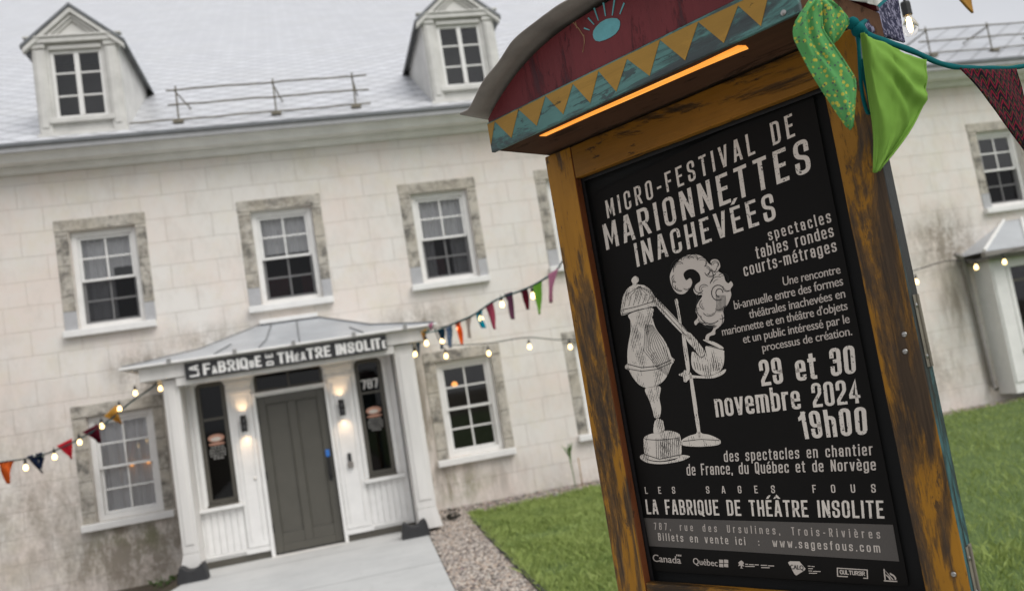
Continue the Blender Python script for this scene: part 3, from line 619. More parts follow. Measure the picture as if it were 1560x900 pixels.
# snow guards
def guard(x0, x1, y, zs, posts, long_low=None, brace=.35):
    zb = rz(y); g_ = MB()
    for k, z in enumerate(zs):
        a = x0 if not (k == 0 and long_low is not None) else long_low
        n_ = 12; g_.tube([(a+(x1-a)*i/n_, y+.004*math.sin(i*2.1+k), zb+z+.005*math.sin(i*1.3+k*2)) for i in range(n_+1)], .013, 6)
    o = hang(g_.build('snow_guard', M['guard']), bld)
    for x in posts:
        p = MB(); p.tube([(x, y+.02, zb-.02), (x+.01, y+.025, zb+zs[-1]+.06)], .013, 6); p.tube([(x, y+.02, zb+zs[-1]-.02), (x+brace*.3, y+.75, rz(y+.75))], .012, 6); p.box(x-.07, x+.07, y-.08, y+.12, zb-.02, zb+.03)
        p.build('guard_post', M['guard'], o)
    return o
guard(-1.62, 1.22, 12.40, (.05, .27, .49), (-1.50, -.15, 1.0), -2.15)
guard(10.95, 15.4, 12.55, (.06, .28, .50), (11.15, 12.45, 13.8, 15.0))
dp = MB(); q = lambda x, y: on_y(x, y, 12.35)
dp.tube([on_y(1456, 388, 12.3), on_y(1464, 392, 12.36), on_y(1470, 408, 12.42), on_y(1512, 585, 12.42), on_y(1518, 592, 12.3)], .045, 10); hang(dp.build('downpipe', M['pipe'], smooth=True), bld)

# ================================================================== ENTRANCE PORCH
po = thing('entrance_porch', 'white wooden entrance porch with a hipped grey metal roof and dark door', 'porch', (-.4, 11.2, 0))
H = lambda mb, nm, mt, par=po, **k: hang(mb.build(nm, mt, **k), par)
YF = 11.2
DX0, DX1 = -.865, -.02; SW = ((-1.57, -1.215), (.385, .735)); WZ0, WZ1 = .765, 2.25
fw = MB(); holes = [(DX0, DX1, .0, 1.975), (DX0, DX1, 2.03, 2.29)] + [(a, b, WZ0, WZ1) for a, b in SW]
holed(fw, -1.68, .87, .0, 2.55, YF, holes, .10)
H(fw, 'front_wall', M['white'], fix=False)
# bead boards, trims, pilasters
tr = MB()
for a, b in ((-1.64, -1.18), (.35, .80)):
    n_ = 6; wd = (b-a)/n_
    for i in range(n_): tr.box(a+i*wd+.004, a+(i+1)*wd-.004, YF-.012, YF-.001, .16, .68)
    tr.box(a-.03, b+.03, YF-.09, YF-.001, .69, .735)
    tr.box(a-.02, b+.02, YF-.025, YF-.0015, .135, .158)
for a, b in SW:
    tr.box(a-.055, a-.004, YF-.022, YF-.001, .737, 2.27); tr.box(b+.004, b+.055, YF-.022, YF-.001, .737, 2.27); tr.box(a-.003, b+.003, YF-.022, YF-.001, 2.252, 2.272)
tr.box(-1.2, DX0-.03, YF-.03, YF-.001, .10, .165); tr.box(DX1+.03, .36, YF-.03, YF-.001, .10, .165)
tr.box(DX0-.045, DX0-.002, YF-.05, YF-.001, .02, 2.0); tr.box(DX1+.002, DX1+.045, YF-.05, YF-.001, .02, 2.0)
tr.box(DX0-.045, DX1+.045, YF-.06, YF+.03, 2.0, 2.03)
H(tr, 'trim_board', M['white'], bevel=.004)
for a, b in ((-1.165, DX0-.05), (DX1+.05, .325)):
    p = MB(); c_ = (a+b)/2
    p.box(a, b, YF-.035, YF-.001, .17, 2.06); p.box(a+.045, a+.06, YF-.045, YF-.036, .25, 1.98); p.box(b-.06, b-.045, YF-.045, YF-.036, .25, 1.98)
    for k, (z0, z1, o_) in enumerate(((2.062, 2.10, .02), (2.10, 2.135, .005), (2.135, 2.19, .03), (2.19, 2.25, .05), (2.25, 2.33, .065))):
        p.box(a-o_, b+o_, YF-.04-o_, YF-.001, z0+.001, z1)
    H(p, 'pilaster', M['white'], bevel=.004)
for k, (xa, xb) in enumerate(((-1.85, -1.67), (.885, 1.12))):
    s = MB(); s.box(xa, xb, 10.74, 12.5, .30, 2.33)
    out = -1 if k == 0 else 1
    lo = [Vector((xa-(.07 if k == 0 else 0), 10.73, .05)), Vector((xb+(.05 if k == 1 else 0), 10.73, .05)), Vector((xb, 10.74, .298)), Vector((xa, 10.74, .298))]
    s.prism(lo, (0, 1.75, 0)); s.box(xa+.04, xb-.04, 10.728, 10.739, .4, 2.2)
    H(s, 'side_wall', M['whiteold'], bevel=.006)
bm_ = MB(); bm_.box(-2.08, 1.30, 10.66, 10.95, 2.34, 2.49); bm_.box(-1.69, .885, 10.68, 10.93, 2.235, 2.338)
bm_.box(-2.08, -1.85, 10.951, 12.5, 2.34, 2.50); bm_.box(1.10, 1.30, 10.951, 12.5, 2.34, 2.50)
H(bm_, 'beam', M['whiteold'], bevel=.006)
sf = MB().box(-1.849, 1.099, 10.952, 12.49, 2.42, 2.45); H(sf, 'porch_ceiling', M['white'])
# hip roof with a flare
E = dict(x0=-2.24, x1=1.42, y=10.60, z=2.535); RX0, RX1, RZ = -.72, -.02, 3.01
mid = .55
def hp(x0, x1, y, z): return (x0, x1, y, z)
L0 = hp(E['x0'], E['x1'], E['y'], E['z']); L1 = hp(E['x0']+(RX0-E['x0'])*.5, E['x1']+(RX1-E['x1'])*.5, 11.42, 2.69); L2 = hp(RX0, RX1, 12.44, RZ)
rfp = MB()
for (a, b) in ((L0, L1), (L1, L2)):
    rfp.quad((a[0], a[2], a[3]), (a[1], a[2], a[3]), (b[1], b[2], b[3]), (b[0], b[2], b[3]))
for k, xe in ((0, E['x0']), (1, E['x1'])):
    rfp.quad((L0[k], L0[2], L0[3]), (L1[k], L1[2], L1[3]), (L1[k], 12.5, L1[3]), (L0[k], 12.5, L0[3])); rfp.quad((L1[k], L1[2], L1[3]), (L2[k], L2[2], L2[3]), (L2[k], 12.5, L2[3]), (L1[k], 12.5, L1[3]))
rfp.quad((RX0, 12.44, RZ), (RX1, 12.44, RZ), (RX1, 12.5, RZ), (RX0, 12.5, RZ))
pr = H(rfp, 'porch_roof', M['porchmetal'], fix=False); md_ = pr.modifiers.new('solid', 'SOLIDIFY'); md_.thickness = .02
sm = MB()
def seam(a, b, c, r_=.008): sm.tube([Vector(a)+Vector((0, 0, .012)), Vector(b)+Vector((0, 0, .014)), Vector(c)+Vector((0, 0, .014))], r_, 6)
for k in (0, 1): seam((L0[k], L0[2], L0[3]), (L1[k], L1[2], L1[3]), (L2[k], L2[2], L2[3]))
for u in (.28, .42, .55, .76):
    x0 = E['x0']+(E['x1']-E['x0'])*u; x1 = L1[0]+(L1[1]-L1[0])*u; x2 = RX0+(RX1-RX0)*u
    x1, x2 = x0+(x1-x0)*.35, x0+(x2-x0)*.35
    # stop on the hip when the seam runs into it
    t_ = 1.0
    seam((x0, L0[2]+.02, L0[3]), (x1, L1[2], L1[3]), (x2, L2[2], L2[3]) if RX0 < x2 < RX1 else (x1, L1[2]+.01, L1[3]+.003))
sm.build('standing_seam', M['seam'], pr)
MB().box(RX0-.05, RX1+.05, 12.33, 12.52, RZ-.01, RZ+.05).build('ridge_cap', M['white'], pr, bevel=.01)
gt = MB(); gt.box(E['x0']-.03, E['x1']+.03, 10.56, 10.68, 2.503, 2.532); gt.box(E['x0']-.03, E['x0']+.05, 10.681, 12.49, 2.503, 2.532); gt.box(E['x1']-.05, E['x1']+.03, 10.681, 12.49, 2.503, 2.532)
gt.box(E['x0']+.03, E['x1']-.03, 10.63, 10.72, 2.4905, 2.5025)
gt.build('gutter', M['white'], pr, bevel=.012)
br = MB()
for x in (-1.72, -.98, -.30, .42, 1.05): br.box(x-.022, x+.022, 10.545, 10.60, 2.497, 2.56)
br.build('gutter_bracket', M['steel'], pr)
# door
dr = MB(); ring(dr, DX0+.006, DX1-.006, .035, 1.97, .10, YF+.03, YF+.075); cx = (DX0+DX1)/2
dr.box(cx-.05, cx+.05, YF+.031, YF+.074, .136, 1.869); dr.box(DX0+.107, cx-.051, YF+.031, YF+.074, .136, .27); dr.box(cx+.051, DX1-.107, YF+.031, YF+.074, .136, .27)
dr.box(DX0+.107, cx-.051, YF+.05, YF+.07, .271, 1.868); dr.box(cx+.051, DX1-.107, YF+.05, YF+.07, .271, 1.868)
for a, b in ((DX0+.107, cx-.051), (cx+.051, DX1-.107)): ring(dr, a+.001, b-.001, .272, 1.867, .014, YF+.038, YF+.0495)
door = H(dr, 'door', M['door'], bevel=.005)
hd = MB(); hx = DX1-.065; hd.box(hx-.022, hx+.022, YF+.018, YF+.0295, .80, 1.15); hd.tube([(hx, YF+.0, .84), (hx, YF-.03, .87), (hx, YF-.03, 1.05), (hx, YF+.0, 1.08)], .014, 8); hd.build('handle', M['black'], door, bevel=.003)
MB().box(hx-.026, hx+.026, YF+.008, YF+.0175, 1.10, 1.19).build('handle_tag', M['blue'], door, bevel=.004)
MB().box(DX0+.004, DX1-.004, YF+.02, YF+.08, .012, .033).build('door_sweep', M['black'], door)
hg = MB()
for z in (.35, 1.0, 1.7): hg.tube([(DX0+.006, YF+.02, z-.05), (DX0+.006, YF+.02, z+.05)], .009, 8)
hg.build('hinge', M['black'], door)
H(MB().box(DX0-.045, DX1+.045, YF-.12, YF+.09, -.02, .0195), 'threshold', M['whiteold'])
H(MB().box(-1.68, DX0-.047, YF-.004, YF+.02, -.02, .10), 'gap_strip', M['brownframe']); H(MB().box(DX1+.047, .87, YF-.004, YF+.02, -.02, .10), 'gap_strip', M['brownframe'])  # dark strips painted in for the shaded gap under the bottom boards
tw = MB(); ring(tw, DX0+.004, DX1-.004, 2.034, 2.286, .03, YF+.03, YF+.07); tw.box(cx-.012, cx+.012, YF+.035, YF+.065, 2.065, 2.255)
two = H(tw, 'transom_window', M['brownframe'])
MB().quad((DX0+.02, YF+.05, 2.05), (DX1-.02, YF+.05, 2.05), (DX1-.02, YF+.05, 2.27), (DX0+.02, YF+.05, 2.27)).build('pane', M['glassdark'], two, fix=False)
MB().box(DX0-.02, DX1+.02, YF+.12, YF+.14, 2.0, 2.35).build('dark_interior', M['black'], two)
# corner brackets of the openings
cb = MB()
def corner(x, z, sx, r_=.075):
    pts = [Vector((x, YF-.012, z))] + [Vector((x+sx*(r_-r_*math.sin(a)), YF-.012, z-(r_-r_*math.cos(a)))) for a in [i*math.pi/2/6 for i in range(7)]]
    cb.prism(pts, (0, .05, 0))
for a, b in SW: corner(a, WZ1, 1); corner(b, WZ1, -1)
corner(DX0, 2.29, 1, .10); corner(DX1, 2.29, -1, .10)
H(cb, 'corner_bracket', M['white'])
def side_window(a, b, number):
    s = MB(); ring(s, a+.003, b-.003, WZ0+.003, WZ1-.003, .05, YF+.02, YF+.07)
    s.box(a+.054, b-.054, YF+.025, YF+.065, 1.80-.02*(not number), 1.83-.02*(not number))
    o = H(s, 'side_window', M['brownframe'])
    MB().quad((a+.03, YF+.05, WZ0+.03), (b-.03, YF+.05, WZ0+.03), (b-.03, YF+.05, WZ1-.03), (a+.03, YF+.05, WZ1-.03)).build('pane', M['glassdark'], o, fix=False)
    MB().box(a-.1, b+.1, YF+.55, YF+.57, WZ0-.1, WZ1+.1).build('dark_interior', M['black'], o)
    MB().box(a, b, YF-.06, YF+.018, WZ0-.028, WZ0+.0).build('sill', M['brownframe'], o)
    c_ = (a+b)/2; st = MB(); y = YF+.046; zc = 1.55 if number else 1.53
    def ell(cx_, cz, rx, rz_, mi, n_=20, lift=0): st.add([(cx_+rx*math.cos(6.2832*i/n_), y-lift, cz+rz_*math.sin(6.2832*i/n_)) for i in range(n_)], [tuple(range(n_))], mi)
    ell(c_, zc+.03, .098, .048, 0); ell(c_-.004, zc+.018, .062, .024, 1, 16, .001); ell(c_, zc-.042, .10, .016, 0, 16)
    for k in range(5):
        wd = (.080, .098, .10, .096, .062)[k]; z = zc-.082-k*.034; n_ = (4, 6, 7, 6, 3)[k]
        for i in range(n_):
            xa = c_-wd+2*wd*i/n_; st.box(xa+.005, xa+2*wd/n_-.006+.004*math.sin(i*5+k), y-.0012, y, z-.008, z+.008, 2)
    st.build('window_sticker', [M['cling'], M['clinglight'], M['greyletter']], o)
    if number:
        l_ = MB(); poster_type(l_, '787', [(c_-.11, y, 1.865), (c_+.11, y, 1.865), (c_+.11, y, 1.985), (c_-.11, y, 1.985)], .6, .2, .16, Vector((0, -.001, 0)))
        l_.build('house_number', M['letter'], o, fix=False)
side_window(*SW[0], False); side_window(*SW[1], True)
# name board
nb = thing('name_board', 'black name board with white cut out letters above the porch door', 'sign', (-.4, 10.63, 2.29))
bx0, bx1, bz0, bz1 = -1.565, .805, 2.29, 2.475; yb = 10.615
hang(MB().box(bx0, bx1, yb, 10.655, bz0, bz1).build('board', M['blacksign'], bevel=.003), nb)
lt = MB(); hB = bz1-bz0; lf = Vector((0, -.002, 0))
def lt_q(u0, u1, v0, v1): X = lambda u: bx0+(bx1-bx0)*u; Z = lambda v: bz0+hB*v; return [(X(u0), yb, Z(v0)), (X(u1), yb, Z(v0)), (X(u1), yb, Z(v1)), (X(u0), yb, Z(v1))]
def lt_up(s, u0, u1, v0, v1):      # word turned to read upwards
    X = lambda u: bx0+(bx1-bx0)*u; Z = lambda v: bz0+hB*v
    poster_type(lt, s, [(X(u1), yb, Z(v0)), (X(u1), yb, Z(v1)), (X(u0), yb, Z(v1)), (X(u0), yb, Z(v0))], .62, .2, .17, lf)
lt_up('LA', .02, .065, .12, .86)
x = .085
for ch, wd, tall in (('F', .042, 1), ('A', .030, 0), ('B', .044, 1), ('R', .044, 1), ('I', .016, 1), ('Q', .046, 1), ('U', .028, 0), ('E', .036, 1)):
    poster_type(lt, ch, lt_q(x, x+wd-.006, .13, .87 if tall else .62), .9, .24 if tall else .26, .18, lf); x += wd
lt_up('DE', .388, .425, .12, .88)
x = .445
for ch, wd, tall in (('T', .042, 1), ('H', .044, 1), ('É', .028, 0), ('Â', .032, 0), ('T', .042, 1), ('R', .044, 1), ('E', .040, 1)):
    poster_type(lt, ch, lt_q(x, x+wd-.006, .13, .87 if tall else .56), .9, .24 if tall else .26, .18, lf); x += wd
x = .737
for ch, wd, tall in (('I', .016, 1), ('N', .044, 1), ('S', .042, 1), ('O', .044, 1), ('L', .036, 1), ('I', .016, 1), ('T', .040, 1), ('E', .026, 0)):
    poster_type(lt, ch, lt_q(x, x+wd-.006, .13, .87 if tall else .64), .9, .24 if tall else .26, .18, lf); x += wd
hang(lt.build('lettering', M['letter'], fix=False), nb)
# lamps by the door
def wall_lamp(x, z, label):
    o = thing('wall_lamp', label, 'lamp', (x, YF-.036, z), 'black wall lamps on the porch pilasters')
    b = MB(); b.box(-.03, .03, -.012, 0, -.05, .05); b.box(-.02, .02, -.05, -.0125, -.02, .02); b.build('bracket', M['black'], o)
    c_ = MB(); c_.lathe([(.036, -.10), (.038, -.095), (.038, -.03), (.034, -.025), (.034, -.015), (.04, -.01), (.04, .03), (.036, .035), (.036, .10), (.03, .098), (.03, .06), (.001, .059)], (0, -.085, 0), 18); c_.build('shade', M['black'], o, smooth=True)
    for s_ in (-1, 1):
        l_ = bpy.data.lights.new('lamp_light', 'SPOT'); l_.energy = 2.0; l_.color = (1, .66, .36); l_.spot_size = R(120); l_.spot_blend = 1; l_.shadow_soft_size = .03
        lo = bpy.data.objects.new('lamp_light', l_); COL.objects.link(lo); lo.parent = o; lo.location = (0, -.062, .108*s_); lo.rotation_euler = (0 if s_ < 0 else math.pi, 0, 0)
wall_lamp(-1.03, 1.68, 'lit black wall lamp on the pilaster left of the door'); wall_lamp(.165, 1.68, 'lit black wall lamp on the pilaster right of the door')
ds = thing('key_box', 'small black and steel key box on the pilaster right of the door', 'key box', (.175, YF-.036, .98))
MB().box(-.022, .022, -.03, 0, .02, .12).build('intercom', M['black'], ds, bevel=.005); MB().box(-.035, .035, -.04, 0, -.06, .01).build('box', M['pipe'], ds, bevel=.005)
tag(hang(MB().lathe([(.016, 0), (.016, .012), (.010, .014), (.009, .02), (.001, .021)], (-.985, YF-.036, .995), 14, (0, -1, 0)).build('door_bell', M['whiteold'], smooth=True), None) if False else MB().lathe([(.020, 0), (.020, .012), (.012, .014), (.011, .02), (.001, .021)], (-.985, YF-.036, .995), 14, (0, -1, 0)).build('door_bell', M['whiteold'], smooth=True), 'small round white doorbell on the pilaster below the left lamp', 'doorbell')
def ballast(x, y, label):
    b = MB(); pts = [(-.17, 0), (.17, 0), (.155, .10), (.135, .19), (.09, .175), (.05, .135), (0, .125), (-.05, .135), (-.09, .17), (-.13, .185), (-.155, .10)]
    b.prism([Vector((px_, -.11, pz)) for px_, pz in pts], (0, .2, 0)); o = b.build('ballast_block', M['rubber'], bevel=.02); o.location = (x, y, .015)
    tag(o, label, 'ballast block', 'black ballast blocks at the porch corners')
ballast(-1.74, 10.60, 'black rubber ballast block at the foot of the left porch wall'); ballast(.81, 10.58, 'black rubber ballast block at the foot of the right porch wall')

# ================================================================== SIDE PORCH, far right
sp = thing('side_porch', 'small grey roofed porch with a dark door at the right end of the facade', 'porch', (12, 12.2, 0))
HS = lambda mb, nm, mt, **k: hang(mb.build(nm, mt, **k), sp)
ys = 12.12
s = MB(); s.box(11.00, 11.30, ys, 12.5, .12, 2.36); s.box(11.03, 11.27, ys-.02, ys-.001, .3, 2.2); s.box(11.301, 13.6, ys, 12.5, .12, .80); s.box(11.28, 13.6, ys-.05, ys-.001, .78, .83); s.box(13.4, 13.9, ys, 12.5, .12, 2.36); s.box(11.301, 13.399, ys, 12.5, 2.2, 2.36)
s.box(11.301, 11.38, ys-.01, ys+.08, .84, 2.2)
HS(s, 'porch_wall', M['white'], bevel=.005)
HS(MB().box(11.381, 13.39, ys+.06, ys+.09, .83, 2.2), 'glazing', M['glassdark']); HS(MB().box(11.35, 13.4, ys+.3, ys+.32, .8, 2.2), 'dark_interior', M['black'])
mu = MB(); mu.box(12.0, 12.06, ys+.03, ys+.058, .83, 2.2); mu.box(11.382, 11.999, ys+.03, ys+.058, 1.95, 1.99); HS(mu, 'glazing_bar', M['brownframe'])
rr = MB(); a0, a1 = 10.72, 14.2
rr.quad((a0, 11.85, 2.50), (a1, 11.85, 2.50), (a1-.9, 12.5, 3.02), (a0+1.1, 12.5, 3.02)); rr.add([(a0, 11.85, 2.50), (a0+1.1, 12.5, 3.02), (a0, 12.5, 2.50)], [(0, 1, 2)]); rr.add([(a1, 11.85, 2.50), (a1, 12.5, 2.5), (a1-.9, 12.5, 3.02)], [(0, 1, 2)])
ro = HS(rr, 'porch_roof', M['porchmetal'], fix=False)
sm2 = MB()
for u in (.0, .25, .5, .75): 
    xa = a0+(a1-a0)*u; xb = a0+1.1+(a1-.9-a0-1.1)*u; sm2.tube([(xa, 11.85, 2.515), (xb, 12.49, 3.035)], .03, 6)
sm2.build('standing_seam', M['white'], ro)
gg = MB().box(a0-.04, a1, 11.80, 11.90, 2.41, 2.49); gg.box(a0+.1, a1, 11.901, 12.5, 2.36, 2.42); gg.build('gutter', M['pipe'], ro, bevel=.01)

# ================================================================== POSTER STAND
ps = thing('poster_stand', 'weathered yellow wooden poster case with a painted curved roof on legs', 'notice board', (P0.x, P0.y, 0), rz=YAW)
M['ywood_v'] = mat_wornwood('worn_yellow_paint_upright', lin(156, 108, 28), (.080, .050, .028), 'z', .74)
M['ywood_h'] = mat_wornwood('worn_yellow_paint_rail', lin(138, 94, 24), (.045, .028, .014), 'x', .60)
M['edge_red'] = mat_wornwood('red_brown_edge', (.16, .05, .018), (.06, .03, .015), 'z', .5)
M['tealwood'] = mat_wornwood('worn_teal_paint', (.045, .115, .125), (.03, .03, .028), 'z', .8)
M['tealwood_h'] = mat_wornwood('worn_teal_valance', (.125, .275, .255), (.075, .10, .10), 'x', 1.0, (.05, .055, .06))
M['mustard'] = mat_wornwood('worn_mustard_paint', (.44, .245, .045), (.12, .10, .05), 'x', .30)
M['redpanel'] = mat_wornwood('worn_oxblood_panel', (.165, .026, .030), (.07, .022, .026), 'z', .40, (.05, .015, .02))
M['soffit'] = mat_wornwood('brown_soffit_wood', (.095, .048, .028), (.045, .024, .014), 'x', .5, spec=.05, rough=.8)
M['aqua'] = paint('aqua_paint', (.13, .42, .45), .5, .25, 25); M['scratch'] = paint('bare_wood_scratch', (.42, .25, .13), .7, .3, 30)
M['bracket'] = paint('black_liner', (.007, .007, .008), .5, .25, 6); M['deep'] = paint('black_case_back', (.0018, .0018, .0018), .9, .1)
M['sheet'] = paint('brown_grey_roof_sheet', (.25, .22, .19), .6, .4, 9)
t = NT('lit_orange_wood_slot'); n = t.noise(40, t.mp((.12, 3.5, 1)), 6, .75)
M['slot'] = t.set((.6, .3, .08), .5, Emission_Color=t.ramp(n, (.34, (.80, .20, .015)), (.55, (1, .36, .05)), (.72, (1, .55, .16))), Emission_Strength=.68)
SL, SR, OL, OR, OT, OB = -.502, .341, -.412, .259, 2.156, 1.145
def rail(name, x0, x1, z0, z1, mats, y0=0, y1=.024):
    # mats: front, edge ; sub-divided and slightly uneven like sawn timber
    bm = bmesh.new(); bmesh.ops.create_cube(bm, size=1)
    for v_ in bm.verts: v_.co = Vector(((x0+x1)/2+(x1-x0)*v_.co.x, (y0+y1)/2+(y1-y0)*v_.co.y, (z0+z1)/2+(z1-z0)*v_.co.z))
    long_z = (z1-z0) > (x1-x0)
    es = [e for e in bm.edges if abs((e.verts[0].co-e.verts[1].co)[2 if long_z else 0]) > .2]
    bmesh.ops.subdivide_edges(bm, edges=es, cuts=24)
    for v_ in bm.verts:
        j = mnoise.noise_vector(Vector(v_.co)*9)*.0011 + mnoise.noise_vector(Vector(v_.co)*41)*.0006; v_.co += Vector((j.x if long_z else 0, j.y, j.z if not long_z else 0))
    bmesh.ops.recalc_face_normals(bm, faces=bm.faces)
    for f_ in bm.faces:
        n_ = f_.normal; f_.material_index = 0 if n_.y < -.5 else (1 if n_.x > .5 or abs(n_.z) > .5 else 2)
    me = bpy.data.meshes.new(name); bm.to_mesh(me); bm.free()
    for q_ in mats: me.materials.append(q_)
    o = bpy.data.objects.new(name, me); COL.objects.link(o); o.parent = ps
    b = o.modifiers.new('bevel', 'BEVEL'); b.width = .0028; b.segments = 2; b.limit_method = 'ANGLE'; b.angle_limit = R(50)
    return o
st_l = rail('stile', SL, OL, .0, 2.239, [M['ywood_v'], M['edge_red'], M['tealwood']])
st_r = rail('stile', OR, SR, .0, 2.239, [M['ywood_v'], M['tealwood'], M['ywood_v']])
rail('top_rail', OL+.0015, OR-.0015, OT, 2.239, [M['ywood_h'], M['ywood_h'], M['ywood_h']], .001, .024)
rail('bottom_rail', OL+.0015, OR-.0015, OB-.09, OB, [M['ywood_h'], M['ywood_h'], M['ywood_h']], .001, .024)
cs = MB(); cs.box(SL+.004, OL-.02, .0245, .052, 1.0, 2.23); cs.box(OR+.02, SR-.004, .0275, .052, 1.0, 2.23); cs.box(OL-.0195, OR+.0195, .0485, .056, 1.0, 2.23)
cs.build('case', [M['tealwood']], ps, bevel=.002)
MB().box(OL-.019, OR+.019, .044, .048, 1.02, 2.225).build('case_back', M['deep'], ps)
ln = MB(); ring(ln, OL-.018, OR+.018, OB-.03, OT+.018, .026, .0250, .0285); ln.build('liner', M['bracket'], ps)
for x0_, x1_ in ((SL+.01, OL-.025), (OR+.005, SR-.058)): MB().box(x0_, x1_, .0575, .12, 0, 2.2).build('back_post', M['tealwood'], ps, bevel=.003)
def screw(x, z, off=0.0, r_=.0052):
    MB().lathe([(r_, 0), (r_, .0015), (r_*.6, .0028), (.0006, .003)], (x, -off, z), 12, (0, -1, 0)).build('screw', M['steel'], ps, smooth=True)
for px_, py_ in ((1378, 509), (1379, 535), (1453, 874)):
    q = on_sign(px_, py_, 0); screw(q.x, q.z)
def hinge(z0, z1):
    h = MB(); x = SR+.004
    h.tube([(x-.001, .027, z0), (x-.001, .027, z1)], .0034, 10)
    h.box(SR+.0005, SR+.0016, .012, .024, z0, z1); h.box(SR-.003, SR-.0005, .031, .046, z0, z1)
    o = h.build('hinge', M['guard'], ps)
    for z in (z0+.02, z1-.02):
        MB().lathe([(.0045, 0), (.0045, .001), (.0007, .0025)], (SR+.0017, .018, z), 10, (1, 0, 0)).build('hinge_screw', M['steel'], o)
    return o
h0 = on_sign(1397, 560, -.03); h1 = on_sign(1386, 450, -.03); hinge(h0.z, h1.z); q = on_sign(1467, 830, -.03); hinge(q.z-.1, q.z)
# roof box
RF = -.18; RB = .20; RL, RRt = -.507, .322; VZ0, VZ1 = 2.242, 2.318; CXR = (RL+RRt)/2; HWR = (RRt-RL)/2
arc = lambda x: 2.328 + .118*(1-min(1, abs((x-CXR)/HWR))**2.66)
rb = MB().box(RL, RRt, RF+.012, RB, VZ0+.004, VZ1-.004); rbo = rb.build('roof_box', M['soffit'], ps, bevel=.003)
vb = MB().box(RL-.004, RRt+.004, RF, RF+.0115, VZ0, VZ1); vb.build('valance', M['tealwood_h'], rbo, bevel=.0018)
zz_top = [(736, 186), (800, 157), (880, 120), (960, 82), (1040, 44), (1120, 7), (1160, -12)]
teeth = [(1172, -12), (1159.5, 40.5), (1124.7, 9), (1103, 66), (1064, 34), (1044, 92.5), (1005.7, 61), (990, 116), (955.5, 90), (939.3, 140), (912, 108.5), (899.4, 157), (873, 128), (858.4, 174.3), (831, 145), (818, 192), (790, 166), (779.5, 210.4), (754, 185), (744, 224), (738, 192)]
pz = [on_sign(a, b, -RF+.0) for a, b in zz_top + teeth]
pz = [Vector((max(RL-.002, p.x), RF-.0012, min(max(p.z, VZ0+.001), VZ1-.004))) for p in pz]
MB().prism(pz, (0, .001, 0)).build('painted_zigzag', M['mustard'], rbo)
pd = MB(); n_ = 40; top = [(RL+(RRt-RL)*i/n_, arc(RL+(RRt-RL)*i/n_)) for i in range(n_+1)]
pd.prism([Vector((x, RF+.003, z)) for x, z in [(RL, VZ1+.001)] + top + [(RRt, VZ1+.001)]], (0, .012, 0)); pd.build('pediment', M['redpanel'], rbo)
MB().prism([Vector((x, RB-.012, z)) for x, z in [(RL, VZ1+.001)] + top + [(RRt, VZ1+.001)]], (0, .012, 0)).build('pediment', M['redpanel'], rbo)
ey = MB(); crop = lambda x, y: on_sign(700+x/3.46, y/3.46, -RF-.003)
epx = [(705, 185), (708, 165), (722, 143), (745, 120), (775, 103), (805, 97), (832, 99), (847, 112), (849, 130), (843, 155), (825, 180), (800, 198), (770, 212), (740, 221), (720, 217), (709, 203)]
dp_ = lambda p: Vector((p.x, RF+.0014, p.z))
ey.prism([dp_(crop(*p)) for p in epx], (0, .001, 0))
for a, b, c_, d in ((658, 150, 687, 160), (680, 96, 711, 131), (711, 44, 734, 110), (760, 16, 772, 87), (819, 0, 807, 84), (870, 17, 847, 77)):
    dx, dy = c_-a, d-b; L = math.hypot(dx, dy); nx, ny = -dy/L*4.2, dx/L*4.2
    ey.prism([dp_(crop(a+nx, b+ny)), dp_(crop(a-nx, b-ny)), dp_(crop(c_-nx*.6, d-ny*.6)), dp_(crop(c_+nx*.6, d+ny*.6))], (0, .001, 0))
ey.build('painted_eye', M['aqua'], rbo)
sc_ = MB()
for pts in ([(600, 120), (628, 150), (655, 192)], [(656, 185), (660, 225), (650, 277)], [(612, 118), (620, 150)]):
    sc_.tube([dp_(crop(*p))+Vector((0, .001, 0)) for p in pts], .0011, 5)
sc_.build('scratch', M['scratch'], rbo)
# bent roof sheet with a frayed front edge
sh = MB(); NX, NY = 64, 10; v = []; f = []
for i in range(NX+1):
    u = -1.07+2.14*i/NX; x = CXR+HWR*u; uu = min(1, abs(u))
    z = arc(x) if abs(u) <= 1 else 2.328-(abs(u)-1)*.05
    for j in range(NY+1):
        y = RF-.058+(RB+.08-RF)*j/NY; fr_ = max(0, 1-j/2.5)
        v.append((x, y+fr_*.010*mnoise.noise(Vector((x*14, 3, 0))), z+.014+.007*mnoise.noise(Vector((x*11, y*5, 1)))+fr_*.012*(mnoise.noise(Vector((x*9, 7, 2)))+.25)))
for i in range(NX):
    for j in range(NY): a = i*(NY+1)+j; f.append((a, a+1, a+NY+2, a+NY+1))
sh.add(v, f); so_ = sh.build('roof_sheet', M['sheet'], rbo, smooth=True, fix=False); md_ = so_.modifiers.new('solid', 'SOLIDIFY'); md_.thickness = .004
zs_ = VZ0+.003
sp_ = [on_soffit(a, b, zs_) for a, b in ((822, 207), (900, 171.5), (980, 136), (1060, 100.5), (1124, 70), (1136, 70), (1140, 74), (1127, 79), (1060, 107), (980, 142), (900, 176.5), (832, 207))]
MB().prism([Vector((p.x, p.y, zs_-.0012)) for p in sp_], (0, 0, .002)).build('light_strip', M['slot'], rbo)
q = on_sign(1194, 20, -RF); MB().lathe([(.0055, 0), (.0055, .0015), (.0006, .003)], (q.x, RF-.0002, q.z), 12, (0, -1, 0)).build('screw', M['steel'], rbo)

